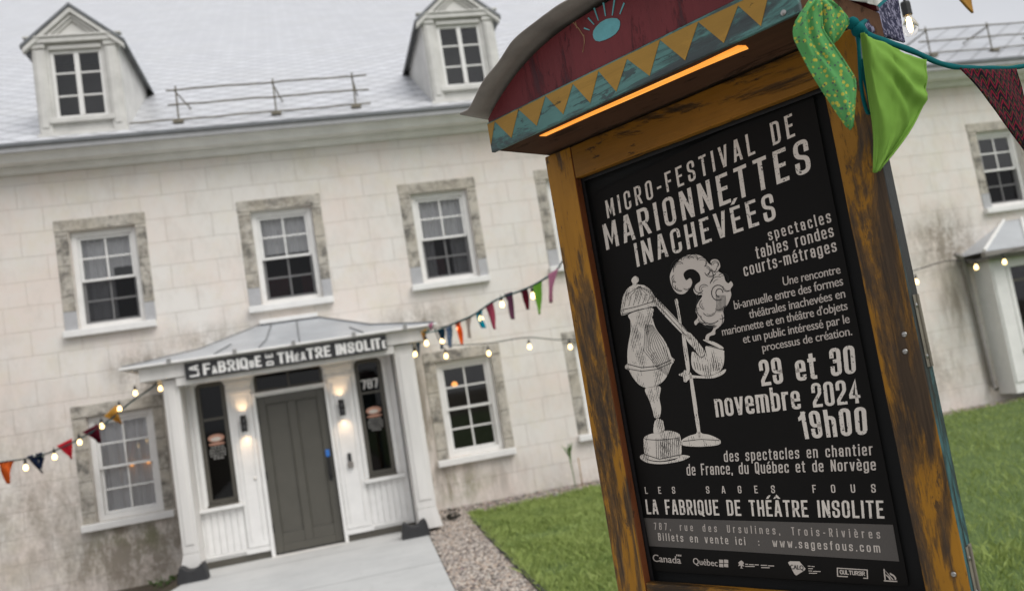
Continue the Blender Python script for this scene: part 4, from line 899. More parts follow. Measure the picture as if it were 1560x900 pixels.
# ================================================================== POSTER
pt = thing('poster', 'black festival poster with pale lettering and an alembic drawing in the case', 'poster', (P0.x, P0.y, 0), rz=YAW)
PO = -.036
pp = lambda x, y, e=0.0: on_sign(x, y, PO+e)
t = NT('black_poster_print'); n = t.noise(3, None, 4); M['posterblack'] = t.set(t.ramp(n, (.3, (.0062, .0056, .0051)), (.7, (.0084, .0074, .0067))), .6, Specular_IOR_Level=.12)
def ink(name, col, wear, scale=260, lo=.60):
    t = NT(name); n = t.noise(scale, None, 3, .6); n2 = t.noise(60, None, 4, .7)
    msk = t.ramp(t.math('ADD', t.math('MULTIPLY', n, .55), t.math('MULTIPLY', n2, .45)), (lo, 0), (lo+.03, wear))
    return t.set(t.mix(msk, col, (.011, .010, .009)), .6)
M['ink'] = ink('distressed_pale_ink', (.66, .60, .535), .95, 230, .575); M['ink2'] = ink('pale_ink', (.56, .50, .445), .45, 420, .66); M['inkgrey'] = ink('grey_ink', (.47, .415, .37), .4, 400, .66)
t = NT('grey_print_band'); n = t.noise(900, None, 2); M['band'] = t.set(t.ramp(n, (.3, (.060, .053, .047)), (.7, (.095, .084, .075))), .6)
t = NT('engraving_ink'); wv = t.n('ShaderNodeTexWave'); wv.inputs['Scale'].default_value = 62; wv.inputs['Distortion'].default_value = 3.0; wv.inputs['Detail'].default_value = 2; wv.inputs['Detail Scale'].default_value = 14
t.l(t.mp((1, 0, .22), (0, 0, 0), (0, .16, 0)), wv.inputs['Vector']); n = t.noise(26, t.mp((1.2, 1, .6)), 4, .6)
hm = t.math('GREATER_THAN', t.math('ADD', wv.outputs['Fac'], t.math('MULTIPLY', t.math('SUBTRACT', n, .5), 2.6)), 1.0)
M['engrave'] = t.set(t.mix(hm, (.66, .60, .53), (.02, .018, .016)), .6)
M['inkdark'] = paint('dark_line_ink', (.012, .011, .010), .6, .1)
sheet_px = [(985, 868), (1385, 893), (1243, 130), (903, 297)]
cr = [pp(*p) for p in sheet_px]; cr[2] = pp(1236, 133); 
pl_ = MB(); pts = []
def rounded(poly, r_=.012):
    o = []
    for i, p in enumerate(poly):
        a, b = poly[i-1], poly[(i+1) % len(poly)]; d1, d2 = (a-p).normalized()*r_, (b-p).normalized()*r_
        for k in range(5):
            w_ = k/4; o.append((p+d1)*(1-w_)**2 + p*2*w_*(1-w_) + (p+d2)*w_**2)
    return o
hang2 = lambda mb, nm, mt, **k: mb.build(nm, mt, pt, **k)
hang2(MB().prism(rounded(cr), (0, .0012, 0)), 'sheet', M['posterblack'])
LF = Vector((0, -.0005, 0))
def line(mb, s, bl, tl, br_, tr_, bold=.09, track=1.0, lift=LF): letters(mb, s, [pp(*bl), pp(*br_), pp(*tr_), pp(*tl)], bold, track, lift)
def cond(mb, s, bl, tl, br_, tr_, wd=.50, tv=.165, th=.14, lift=LF, space=.34): poster_type(mb, s, [pp(*bl), pp(*br_), pp(*tr_), pp(*tl)], wd, tv, th, lift, space)
a = MB()
cond(a, 'MICRO-FESTIVAL DE', (925.7, 333), (921.8, 306.3), (1211.8, 207.3), (1206.3, 172.6), .44, .14, .115)
cond(a, 'MARIONNETTES', (924.1, 381.3), (917.6, 342.7), (1236.6, 261), (1229.5, 209.6), .50, .155, .12)
cond(a, 'INACHEVÉES', (970.8, 406.8), (965.3, 371.3), (1183.4, 333.6), (1176.3, 293.4), .50, .155, .12)
hang2(a, 'title_lettering', M['ink'], fix=False)
a = MB()
cond(a, 'spectacles', (1172.1, 366.5), (1168.3, 350.4), (1267.2, 338.5), (1263.3, 320.1), .42, .135, .11)
cond(a, 'tables rondes', (1152.8, 394.8), (1149.9, 375.5), (1271.4, 360), (1267.2, 341.7), .42, .135, .11)
cond(a, 'courts-métrages', (1134.4, 421.3), (1131.2, 402.5), (1275.6, 382.6), (1272, 364.2), .42, .135, .11)
hang2(a, 'subtitle_lettering', M['ink2'], fix=False)
a = MB()
for s, *q in (('Une rencontre', (1193.2, 435.2), (1192, 422), (1281.2, 416), (1279.2, 403.2)), ('bi-annuelle entre des formes', (1119.2, 471.2), (1117.2, 458), (1285.2, 434), (1283.2, 420)),
              ('théâtrales inachevées en', (1142, 484.8), (1140, 472), (1288.4, 452.8), (1286.4, 439.2)), ("marionnette et en théâtre d'objets", (1100.8, 511.2), (1098.8, 498.8), (1292, 471.2), (1290, 458)),
              ('et un public intéressé par le', (1132.8, 522.8), (1130.8, 510), (1295.2, 491.2), (1293.2, 478)), ('processus de création.', (1162, 535.2), (1160, 523.2), (1298.8, 510), (1296.8, 496.8))):
    line(a, s, *q, .03, .94)
hang2(a, 'paragraph_lettering', M['inkgrey'], fix=False)
a = MB()
cond(a, '29 et 30', (1160.8, 588), (1154.8, 548.8), (1304.8, 568), (1301.2, 524.8), .42, .16, .13)
cond(a, 'novembre 2024', (1091.2, 635.2), (1086.4, 599.2), (1312, 613.2), (1308, 576), .42, .15, .12)
cond(a, '19h00', (1222, 668.8), (1214, 627.2), (1322, 661.2), (1319.2, 618.8), .42, .16, .13)
hang2(a, 'date_lettering', M['ink'], fix=False)
a = MB()
cond(a, 'des spectacles en chantier', (1103.5, 703.1), (1102.2, 686.1), (1330.2, 692.8), (1328.9, 674.8), .42, .13, .11)
cond(a, 'de France, du Québec et de Norvège', (1046.7, 723.8), (1045.4, 706.3), (1334.8, 715.7), (1333.5, 697.7), .42, .13, .11)
hang2(a, 'origin_lettering', M['ink2'], fix=False)
a = MB()
cond(a, 'LES SAGES FOUS', (983.4, 751.5), (982.1, 741.3), (1334.8, 749.7), (1333.5, 736.7), .55, .15, .13, LF, 1.3)
hang2(a, 'company_lettering', M['ink2'], fix=False)
a = MB()
cond(a, 'LA FABRIQUE DE THÉÂTRE INSOLITE', (985.6, 782.5), (982.9, 760.2), (1347.7, 789.2), (1345.6, 761.8), .46, .15, .13)
hang2(a, 'venue_lettering', M['ink'], fix=False)
bd = [pp(989.1, 831), pp(1370, 854.4), pp(1360.4, 798.7), pp(981, 788.4)]
bo = hang2(MB().prism([p+Vector((0, -.0006, 0)) for p in bd], (0, .0005, 0)), 'address_band', M['band'])
a = MB(); L2_ = Vector((0, -.0012, 0))
cond(a, '787, rue des Ursulines, Trois-Rivières', (997.2, 805.9), (996.3, 795.2), (1341.8, 819.7), (1340.2, 806.2), .44, .14, .12, L2_, .6)
a.build('address_lettering', M['inkgrey'], bo, fix=False); a = MB()
cond(a, 'Billets en vente ici  :  www.sagesfous.com', (1003.6, 822.4), (1002.5, 810.8), (1341.8, 840.9), (1340.2, 827), .46, .14, .12, L2_, .4)
a.build('ticket_lettering', M['ink2'], bo, fix=False)
# sponsor marks along the foot
cq = lambda x, y: pp(960+x/3.714, 660+y/3.714)
def poly(mb, pts, f_=cq, lift=.0008, th=.0004): mb.prism([f_(*p)+Vector((0, -lift, 0)) for p in pts], (0, th, 0)); return mb
def cline(mb, s, x0, y0, x1, y1, h, bold=.08, lift=LF):
    letters(mb, s, [cq(x0, y0), cq(x1, y1), cq(x1-h*.1, y1-h), cq(x0-h*.1, y0-h)], bold, 1.0, lift)
lo = MB(); cline(lo, 'Canada', 130, 722, 290, 735, 40, .05); poly(lo, [(262, 682), (268, 682), (268, 692), (262, 692)]); poly(lo, [(272, 683), (281, 684), (281, 693), (272, 692)]); poly(lo, [(284, 684), (290, 684), (290, 694), (284, 694)])
hang2(lo, 'sponsor_mark', M['inkgrey'], fix=False)
lo = MB(); cline(lo, 'Québec', 358, 738, 497, 750, 36, .05)
for x in (504, 532):
    for y in (711, 734): poly(lo, [(x, y), (x+23, y+2), (x+24, y+21), (x+1, y+19)])
hang2(lo, 'sponsor_mark', M['inkgrey'], fix=False)
lo = MB(); poly(lo, [(626, 745), (612, 748), (618, 735), (612, 730), (620, 722), (630, 716), (640, 724), (645, 733), (638, 740), (648, 750), (634, 747), (634, 758), (640, 762), (622, 760), (628, 756)])
for x0, x1, y in ((652, 668, 738), (674, 700, 740), (705, 728, 741), (740, 775, 744), (780, 815, 747), (652, 705, 750), (742, 790, 757)): poly(lo, [(x0, y-3), (x1, y-2), (x1, y+3), (x0, y+2)])
hang2(lo, 'sponsor_mark', M['inkgrey'], fix=False)
lo = MB(); poly(lo, [(894, 728), (905, 721), (958, 722), (993, 763), (988, 772), (942, 801), (932, 795), (908, 752)])
co_ = hang2(lo, 'sponsor_mark', M['ink2'], fix=False); a = MB(); cline(a, 'CALQ', 908, 764, 984, 770, 25, .08, Vector((0, -.0013, 0))); a.build('mark_lettering', M['inkdark'], co_, fix=False)
lo = MB()
for x0, x1, y in ((1006, 1022, 748), (1027, 1044, 750), (1008, 1034, 762), (1010, 1030, 775), (1035, 1078, 778), (1012, 1058, 788)): poly(lo, [(x0, y-2), (x1, y-1), (x1, y+3), (x0, y+2)])
poster_type(lo, 'CULTUR3R', [cq(1188, 794), cq(1330, 804), cq(1327, 779), cq(1185, 769)], .7, .2, .18, LF)
for pts in ([(1170, 757), (1345, 768), (1345, 773), (1170, 762)], [(1170, 762), (1176, 762), (1178, 808), (1172, 808)], [(1339, 773), (1345, 773), (1347, 820), (1341, 820)], [(1172, 803), (1232, 806), (1232, 811), (1172, 808)], [(1320, 814), (1341, 815), (1341, 820), (1320, 819)]): poly(lo, pts)
hang2(lo, 'sponsor_mark', M['ink2'], fix=False)
lo = MB()
for pts in ([(1434, 765), (1440, 765), (1447, 826), (1440, 826)], [(1440, 770), (1448, 778), (1492, 826), (1484, 826)], [(1442, 795), (1450, 797), (1470, 812), (1476, 826), (1468, 826), (1462, 814)], [(1470, 785), (1495, 800), (1506, 815), (1506, 826), (1498, 826), (1497, 816), (1488, 805), (1470, 795)], [(1436, 828), (1512, 832), (1512, 838), (1436, 834)]): poly(lo, pts)
hang2(lo, 'sponsor_mark', M['ink2'], fix=False)
# the alembic engraving
dq = lambda x, y: pp(900+x/2.572, 370+y/2.572)
def smooth_loop(p, n_=4):
    o = []
    for i in range(len(p)):
        p0, p1, p2, p3 = [Vector(p[(i+k) % len(p)]) for k in (-1, 0, 1, 2)]
        for k in range(n_):
            q_ = k/n_; c_ = .5*((2*p1)+(p2-p0)*q_+(2*p0-5*p1+4*p2-p3)*q_**2+(3*p1-p0-3*p2+p3)*q_**3); o.append((c_.x, c_.y))
    return o
il = MB()
shapes = {
 'cap': [(120, 282), (122, 235), (130, 203), (147, 176), (165, 164), (160, 148), (165, 136), (175, 130), (186, 136), (188, 150), (181, 161), (210, 166), (233, 183), (250, 210), (257, 243), (240, 250), (182, 262), (150, 275)],
 'body': [(152, 278), (240, 254), (243, 290), (250, 320), (262, 345), (285, 375), (305, 412), (316, 445), (328, 455), (326, 466), (316, 480), (300, 520), (280, 545), (255, 560), (225, 568), (192, 556), (167, 528), (150, 499), (136, 491), (136, 480), (144, 470), (144, 430), (149, 390), (157, 345), (156, 305)],
 'neck': [(214, 570), (272, 562), (269, 605), (276, 645), (272, 678), (262, 685), (250, 682), (243, 655), (230, 615)],
 'joint': [(250, 702), (262, 687), (275, 691), (285, 701), (288, 735), (268, 745), (247, 742)],
 'drum': [(208, 767), (225, 751), (250, 744), (300, 734), (338, 742), (352, 760), (355, 828), (330, 843), (275, 853), (225, 846), (212, 825)],
 'plate': [(192, 838), (211, 826), (224, 849), (275, 857), (332, 847), (356, 830), (388, 834), (380, 842), (350, 854), (280, 865), (220, 859)],
 'pipe': [(252, 210), (386, 354), (374, 370), (256, 246)], 'sleeve': [(373, 366), (390, 352), (437, 408), (448, 430), (432, 447), (404, 412), (380, 385)],
 'pot': [(440, 380), (480, 386), (515, 405), (516, 415), (455, 402), (450, 428), (436, 450), (402, 425), (395, 440), (395, 470), (403, 495), (425, 513), (450, 519), (485, 514), (510, 498), (522, 470), (523, 430), (516, 418)],
 'ring': [(343, 516), (362, 506), (368, 497), (377, 502), (383, 514), (430, 520), (480, 517), (527, 494), (526, 507), (505, 521), (470, 530), (400, 529), (382, 537), (374, 545), (364, 540), (362, 524)],
 'rod': [(330, 226), (336, 218), (342, 226), (346, 250), (356, 316), (348, 319), (338, 262)], 'rod2': [(358, 366), (370, 363), (388, 480), (384, 512), (376, 500)], 'rod3': [(388, 532), (400, 531), (430, 738), (418, 740)],
 'foot': [(357, 772), (385, 755), (412, 747), (416, 741), (430, 739), (438, 746), (470, 752), (508, 772), (500, 790), (430, 797), (362, 792)],
 'smoke': [(313, 150), (312, 122), (330, 85), (345, 70), (360, 55), (395, 45), (425, 48), (448, 62), (462, 80), (474, 86), (470, 72), (482, 64), (500, 68), (508, 92), (500, 110), (520, 124), (528, 148), (540, 158), (550, 150), (558, 165), (548, 182), (551, 205), (537, 240), (520, 262), (523, 300), (510, 325), (490, 340), (487, 358), (466, 366), (462, 386), (450, 380), (454, 360), (475, 346), (480, 327), (450, 322), (425, 311), (412, 322), (406, 309), (420, 290), (411, 262), (422, 232), (438, 206), (416, 203), (403, 185), (413, 163), (430, 148), (426, 122), (405, 104), (380, 105), (364, 122), (374, 146), (390, 138), (398, 155), (388, 178), (366, 199), (342, 198), (324, 180)]}
for k, s in shapes.items():
    if k in ('smoke',): continue
    poly(il, smooth_loop(s), dq)
eo = hang2(il, 'alembic_drawing', M['engrave'], fix=False)
poly(MB(), smooth_loop(shapes['smoke']), dq).build('smoke_drawing', M['ink2'], eo, fix=False)
lnm = MB()
def stroke(pts, wd=2.0):
    for (x0, y0), (x1, y1) in zip(pts[:-1], pts[1:]):
        dx, dy = x1-x0, y1-y0; L = math.hypot(dx, dy) or 1; nx, ny = -dy/L*wd/2, dx/L*wd/2
        poly(lnm, [(x0+nx, y0+ny), (x0-nx, y0-ny), (x1-nx, y1-ny), (x1+nx, y1+ny)], dq, .0015, .0003)
def arcs(cx_, cy_, rx, ry, a0, a1, wd=2.2, n_=12): stroke([(cx_+rx*math.cos(R(a0+(a1-a0)*i/n_)), cy_+ry*math.sin(R(a0+(a1-a0)*i/n_))) for i in range(n_+1)], wd)
arcs(500, 195, 26, 30, 60, 330, 3); arcs(505, 195, 14, 16, 90, 360, 3); arcs(440, 250, 26, 40, 100, 250, 2.5); arcs(470, 280, 40, 36, 40, 170, 2.5); arcs(455, 130, 26, 30, -60, 60, 2.5); arcs(350, 100, 34, 38, 170, 260, 2); arcs(355, 108, 30, 36, 170, 260, 2); arcs(380, 70, 30, 18, 200, 330, 2)
arcs(345, 160, 24, 24, 100, 200, 2); arcs(490, 95, 16, 20, 20, 150, 2); arcs(484, 90, 12, 22, 20, 150, 2); arcs(425, 175, 18, 20, 30, 200, 2.5); arcs(500, 300, 18, 30, -40, 80, 2)
for cx_, cy_, r_, a0, a1 in ((345, 92, 20, 150, 330), (372, 66, 16, 170, 350), (402, 62, 18, 190, 380), (436, 76, 20, 210, 420), (452, 108, 18, 250, 450), (488, 84, 14, 160, 420), (470, 112, 22, 20, 170), (520, 140, 22, 220, 400), (535, 175, 16, 40, 200), (500, 160, 30, 180, 290), (445, 180, 18, 150, 320), (432, 212, 16, 120, 300), (450, 240, 22, 100, 230), (425, 268, 14, 120, 270), (465, 262, 26, 20, 150), (505, 240, 24, 10, 130), (512, 285, 14, -40, 110), (470, 300, 26, 50, 170), (440, 300, 16, 60, 190), (335, 140, 16, 90, 240), (350, 172, 18, 60, 200), (376, 172, 12, 20, 150)):
    arcs(cx_, cy_, r_, r_*.95, a0, a1, 1.9, 10); arcs(cx_+2, cy_+2, r_*.72, r_*.66, a0+15, a1-25, 1.2, 8)
for k in range(9): arcs(445+k*2, 300+k*1.5, 30+k, 24, 60-k*4, 100-k*2, 1.4, 6)
for k in range(8): arcs(520-k*5, 235, 10, 40, -50, 60, 1.3, 6)
stroke([(146, 474), (200, 488), (260, 482), (316, 458)], 2.6); stroke([(146, 492), (200, 502), (262, 494), (318, 468)], 2.2); stroke([(125, 262), (185, 248), (250, 228)], 2.2); stroke([(122, 280), (152, 273), (240, 250)], 2.2)
stroke([(214, 768), (270, 772), (350, 762)], 2.0); stroke([(210, 826), (270, 846), (354, 828)], 2.4); stroke([(362, 776), (430, 768), (505, 772)], 2); stroke([(455, 402), (515, 417)], 2); stroke([(262, 222), (380, 348)], 1.8); stroke([(258, 236), (374, 362)], 1.8)
for k in range(7): x = 132+k*18; stroke([(x, 250-k*3), (x+8+k*2, 205-k*1), (190, 170)], 1.2)
for k in range(10): stroke([(300-k*4, 520-k*3), (312-k*7, 470), (290-k*9, 395+k*3), (242-k*3, 320)], 1.2)
for k in range(10): stroke([(405+k*11, 480+abs(5-k)*-3), (412+k*10, 505-abs(5-k)*2)], 1.6)
for k in range(12): stroke([(345-k*8, 765), (347-k*8, 835+k*.8)], 1.2)
lnm.build('engraved_line', M['inkdark'], eo, fix=False)

# ================================================================== BUNTING
def cell_color(t, colors, scale, vec=None):
    v_ = t.n('ShaderNodeTexVoronoi'); v_.inputs['Scale'].default_value = scale; t.l(vec or t.co(), v_.inputs['Vector']); return v_
def pat_floral(t, col):                # yellow and grey dots on mint green
    v1 = t.vor(105, None); v2 = t.vor(125, t.mp((1, 1, 1), (.31, .17, .23)))
    c = t.mix(t.ramp(v1, (.28, 1), (.33, 0)), col, (.62, .55, .09)); c = t.mix(t.ramp(v2, (.22, 1), (.27, 0)), c, (.10, .16, .13)); return t.mix(t.ramp(v1, (.08, 1), (.11, 0)), c, (.30, .45, .12))
def pat_indigo(t, col):
    n = t.noise(75, None, 3, .6, .8); return t.mix(t.ramp(n, (.50, 0), (.57, 1)), col, (.27, .26, .36))
def pat_zig(t, col):
    x = t.xyz(); zz = t.math('PINGPONG', t.math('MULTIPLY', x[0], 38), .5); f_ = t.math('FRACT', t.math('ADD', t.math('MULTIPLY', x[2], 42), t.math('MULTIPLY', zz, 1.6)))
    n = t.noise(60, None, 3); f_ = t.math('ADD', f_, t.math('MULTIPLY', t.math('SUBTRACT', n, .5), .5))
    return t.ramp(f_, (.20, (.012, .010, .016)), (.27, (.20, .010, .025)), (.45, (.22, .016, .035)), (.50, (.014, .012, .02)), (.68, (.015, .013, .02)), (.72, (.20, .12, .03)), (.80, (.012, .010, .016)))
def pat_star(t, col): return t.mix(t.ramp(t.vor(17), (.22, 1), (.30, 0)), col, (.6, .6, .55))
def pat_stripe(t, col):
    x = t.xyz(); return t.mix(t.math('GREATER_THAN', t.math('FRACT', t.math('MULTIPLY', x[0], 40)), .6), col, (.45, .4, .35))
F = {k: mat_cloth('flag_'+k, c_, p_, soft=.25) for k, c_, p_ in (('orange', (.70, .13, .025), None), ('navy_star', (.012, .02, .05), pat_star), ('red', (.50, .02, .035), None), ('maroon', (.09, .008, .018), None),
     ('gold', (.50, .26, .05), None), ('navy', (.01, .04, .07), None), ('denim', (.03, .12, .20), pat_indigo), ('bright_orange', (.85, .14, .02), None), ('beige', (.50, .40, .33), pat_stripe), ('turquoise', (.0, .24, .33), None),
     ('rose', (.36, .06, .10), None), ('plum', (.14, .05, .09), None), ('lime', (.22, .50, .06), None), ('pink', (.55, .22, .33), None), ('green', (.05, .32, .06), None), ('blue', (.02, .12, .45), None),
     ('lime_near', (.215, .40, .07), None), ('floral', (.13, .40, .135), pat_floral), ('indigo', (.035, .035, .07), pat_indigo), ('zigzag', (.1, .02, .03), pat_zig), ('mustard', (.42, .22, .05), None))}
def pennant(name, a, b, tip, mat, parent, folds=.012, seed=0, n_=10):
    a, b, tip = Vector(a), Vector(b), Vector(tip); nr = (b-a).cross(tip-a).normalized(); v = []; f = []; idx = {}
    sz = (b-a).length
    for i in range(n_+1):
        for j in range(n_+1-i if False else n_+1):
            u, w_ = j/n_, i/n_
            p = a.lerp(b, u).lerp(tip, w_*.985)
            q = mnoise.noise(Vector((u*2.2+seed*3.1, w_*1.1, seed)))
            v.append(p + nr*(folds*2.0*(w_**.6)*q*(1-.5*w_)) + nr*(folds*.5*math.sin(u*7+seed)*min(1, w_*3)))
    for i in range(n_):
        for j in range(n_): k = i*(n_+1)+j; f.append((k, k+1, k+n_+2, k+n_+1))
    o = MB().add(v, f).build(name, mat, parent, smooth=True, fix=False); s_ = o.modifiers.new('solid', 'SOLIDIFY'); s_.thickness = .0012; s_.offset = 0
    return o
def smooth_path(pts, n_=8):
    pts = [Vector(p) for p in pts]; out = []
    for i in range(len(pts)-1):
        p0, p1, p2, p3 = pts[max(i-1, 0)], pts[i], pts[i+1], pts[min(i+2, len(pts)-1)]
        for k in range(n_):
            t_ = k/n_; out.append(.5*((2*p1)+(p2-p0)*t_+(2*p0-5*p1+4*p2-p3)*t_**2+(3*p1-p0-3*p2+p3)*t_**3))
    return out+[pts[-1]]
GB = 'bunting strings of fabric pennants'
def string_of_flags(label, pts, flags, r_=.008):
    o = thing('bunting', label, 'bunting', (0, 0, 0), GB)
    path = smooth_path(pts); MB().tube(path, r_, 6).build('cord', M['teal'], o, smooth=True)
    for k, (a, b, c_, m_) in enumerate(flags): pennant('flag', a, b, c_, F[m_], o, .03, k+1)
    return o
# left string: hangs from the porch corner out to the left, nearer the camera
dl = lambda x: 8.6+(x/245)*1.9                       # distance along the left string
A = lambda x, y: at(x, y, dl(x))
lp = [at(-1500, 700, 6.0), at(-700, 775, 6.6), A(-260, 742), A(-120, 722), A(0, 704), A(60, 694), A(110, 674), A(160, 645), A(200, 612), A(232, 590), at(248, 572, 10.55)]
fl = [(A(-60, 713), A(-14, 707), A(-38, 748), 'rose'), (A(-2, 705), A(22, 701), A(13, 737), 'orange'), (A(40, 695), A(68, 687), A(65, 721), 'navy_star'), (A(86, 679), A(110, 667), A(109, 699), 'red'), (A(125, 658), A(149, 645), A(152, 675), 'maroon'), (A(158, 634), A(177, 616), A(186, 646), 'gold')]
string_of_flags('teal bunting string with orange, starred navy, red, maroon and gold pennants left of the porch', lp, fl)
dm = lambda x: 10.4-(x-655)/195*2.7
B = lambda x, y: at(x, y, dm(x))
mp_ = [at(640, 505, 10.55), B(660, 505), B(690, 493), B(720, 480), B(755, 457), B(800, 440), B(830, 424), B(852, 406), at(905, 300, 4.5), STAND_M @ Vector((-.45, .22, 2.30))]
fl = [(B(666, 504), B(677, 500), B(673, 532), 'navy'), (B(678, 500), B(688, 495), B(686, 530), 'denim'), (B(693, 492), B(702, 489), B(704, 525), 'bright_orange'), (B(709, 486), B(718, 482), B(716, 515), 'beige'), (B(725, 477), B(735, 472), B(737, 500), 'turquoise'),
      (B(740, 468), B(751, 460), B(754, 502), 'rose'), (B(768, 448), B(780, 444), B(781, 487), 'plum'), (B(791, 442), B(803, 438), B(804, 472), 'maroon'), (B(811, 434), B(826, 426), B(822, 480), 'lime'), (B(835, 418), B(851, 408), B(839, 462), 'pink')]
string_of_flags('bunting string with many narrow bright pennants from the porch towards the poster stand', mp_, fl)
C_ = lambda x, y: at(x, y, 10.9)
cp = [C_(596, 527), C_(612, 524), C_(628, 523), C_(640, 519), C_(652, 505), at(660, 496, 10.6)]
fl = [(C_(598, 526), C_(606, 525), C_(601, 545), 'green'), (C_(609, 525), C_(618, 524), C_(615, 546), 'rose'), (C_(621, 524), C_(629, 523), C_(626, 549), 'blue'), (C_(633, 521), C_(640, 519), C_(639, 544), 'denim'), (at(641, 505, 10.5), at(650, 500, 10.5), at(646, 520, 10.5), 'gold'), (at(652, 494, 10.5), at(660, 491, 10.5), at(657, 504, 10.5), 'pink')]
string_of_flags('short bundle of small bright pennants tied under the right eave of the porch', cp, fl, .006)
# near string, tied to the stand's top right corner
nbt = thing('bunting', 'teal bunting with lime, zigzag red and dotted green pennants tied to the poster stand', 'bunting', (0, 0, 0), GB)
KN = at(1303, 43, 1.60)
cpath = smooth_path([at(1303, 43, 1.60), at(1318, 52, 1.60), at(1350, 64, 1.63), at(1390, 78, 1.68), at(1430, 96, 1.75), at(1463, 103, 1.82), at(1500, 104, 1.9), at(1546, 103, 2.0), at(1600, 92, 2.1), at(1760, 60, 2.3)])
rb_ = MB(); v = []; f = []                                # flat ribbon, folded over the flags
for i, p in enumerate(cpath):
    u = i/len(cpath); hgt = .0085*(1-.5*u)+.0006*math.sin(i*.9); tw = R(10)*math.sin(i*.17)
    d = (cpath[min(i+1, len(cpath)-1)]-cpath[max(i-1, 0)]).normalized(); up = (Vector((0, 0, 1))-d*d.z).normalized(); sd_ = d.cross(up)
    for k in range(8): a_ = 6.2832*k/8; v.append(p + up*(hgt*math.cos(a_)*math.cos(tw)) + sd_*(.004*math.sin(a_)+hgt*.3*math.cos(a_)*math.sin(tw)))
for i in range(len(cpath)-1):
    for k in range(8): f.append((i*8+k, i*8+(k+1) % 8, (i+1)*8+(k+1) % 8, (i+1)*8+k))
rb_.add(v, f).build('cord', M['teal'], nbt, smooth=True)
kn = MB()
for (cx_, cy_, r1) in ((1299, 36, .012), (1308, 46, .0135), (1313, 50, .011)):
    c3 = at(cx_, cy_, 1.60); kn.lathe([(.001, -r1), (r1*.6, -r1*.85), (r1*.95, -r1*.3), (r1, .2*r1), (r1*.7, .75*r1), (.001, r1)], c3, 14, (AR*.5+AD*.6+AF*.3))
kn.build('knot', M['teal'], nbt, smooth=True)
lp_ = MB(); lp_.tube(smooth_path([at(1307, 52, 1.60), at(1309, 85, 1.60), at(1311, 120, 1.60), at(1315, 150, 1.605), at(1322, 172, 1.605), at(1327, 165, 1.61), at(1322, 140, 1.61), at(1316, 115, 1.61), at(1314, 90, 1.61)]), .0035, 8); lp_.build('loose_ribbon_end', M['teal'], nbt, smooth=True)
def cloth_patch(name, rows, mat, parent, fold=.006, seed=0, sub=6, pleats=()):
    """rows: lists of equally many 3D points, top to bottom; smoothed into a cloth surface with soft folds"""
    R_ = [smooth_path(r_, sub) for r_ in rows]; nc = len(R_[0]); cols = [smooth_path([R_[i][j] for i in range(len(R_))], sub) for j in range(nc)]; nr = len(cols[0])
    v = []; f = []
    for j in range(nc):
        for i in range(nr):
            p = cols[j][i]; u, w_ = j/(nc-1), i/(nr-1)
            q = mnoise.noise(Vector((u*3+seed, w_*1.4, seed*2))) + .5*mnoise.noise(Vector((u*6.5, w_*2.2, seed+5)))
            q += .22*mnoise.noise(Vector((u*14+seed, w_*9, seed+1))) + .10*mnoise.noise(Vector((u*30, w_*24+seed, 3)))
            pl_d = 0
            for (ua, wa), (ub, wb), amp, wid in pleats:
                du, dw = ub-ua, wb-wa; tt = max(0, min(1, ((u-ua)*du+(w_-wa)*dw)/(du*du+dw*dw))); dd = math.hypot(u-ua-du*tt, w_-wa-dw*tt)
                pl_d += amp*math.exp(-(dd/wid)**2)*min(1, .25+tt*1.5)
            v.append(p + AF*(fold*q - pl_d))
    for j in range(nc-1):
        for i in range(nr-1): k = j*nr+i; f.append((k, k+1, k+nr+1, k+nr))
    mb_ = MB().add(v, f)
    for edge in (v[:nr], v[(nc-1)*nr:]): mb_.tube(edge[::2]+[edge[-1]], .0015, 6)          # rolled hems
    o = mb_.build(name, mat, parent, smooth=True, fix=False); s_ = o.modifiers.new('solid', 'SOLIDIFY'); s_.thickness = .0010; s_.offset = 0; return o
n3 = lambda *pts: [at(x, y, d-.04) for x, y, d in pts]
cloth_patch('flag', [n3((1311, 52, 1.61), (1322, 57, 1.60), (1345, 66, 1.64), (1376, 79, 1.66), (1411, 91, 1.71)),
                     n3((1318, 100, 1.61), (1332, 104, 1.585), (1356, 112, 1.645), (1382, 122, 1.65), (1408, 130, 1.705)),
                     n3((1326, 160, 1.615), (1341, 162, 1.60), (1362, 164, 1.64), (1384, 166, 1.655), (1402, 164, 1.69)),
                     n3((1331, 215, 1.62), (1342, 216, 1.615), (1356, 214, 1.635), (1370, 211, 1.645), (1381, 205, 1.66)),
                     n3((1332, 262, 1.62), (1333, 263, 1.62), (1335, 263, 1.622), (1337, 262, 1.625), (1339, 260, 1.63))], F['lime_near'], nbt, .013, 2, 8, [((.05, 0), (1, .42), .016, .07), ((.03, .02), (.8, .62), .008, .05), ((.3, 0), (1, .2), .008, .05), ((.0, .1), (.45, .95), .007, .08)])
cloth_patch('flag', [n3((1463, 104, 1.83), (1485, 105, 1.86), (1510, 106, 1.90), (1547, 105, 2.0)),
                     n3((1486, 133, 1.84), (1507, 136, 1.87), (1530, 140, 1.91), (1560, 145, 1.99)),
                     n3((1516, 170, 1.86), (1535, 175, 1.88), (1552, 182, 1.92), (1571, 190, 1.97)),
                     n3((1556, 222, 1.90), (1566, 228, 1.91), (1574, 232, 1.92), (1580, 236, 1.93)),
                     n3((1580, 250, 1.92), (1581, 251, 1.92), (1582, 252, 1.92), (1583, 253, 1.92))], F['zigzag'], nbt, .012, 5)
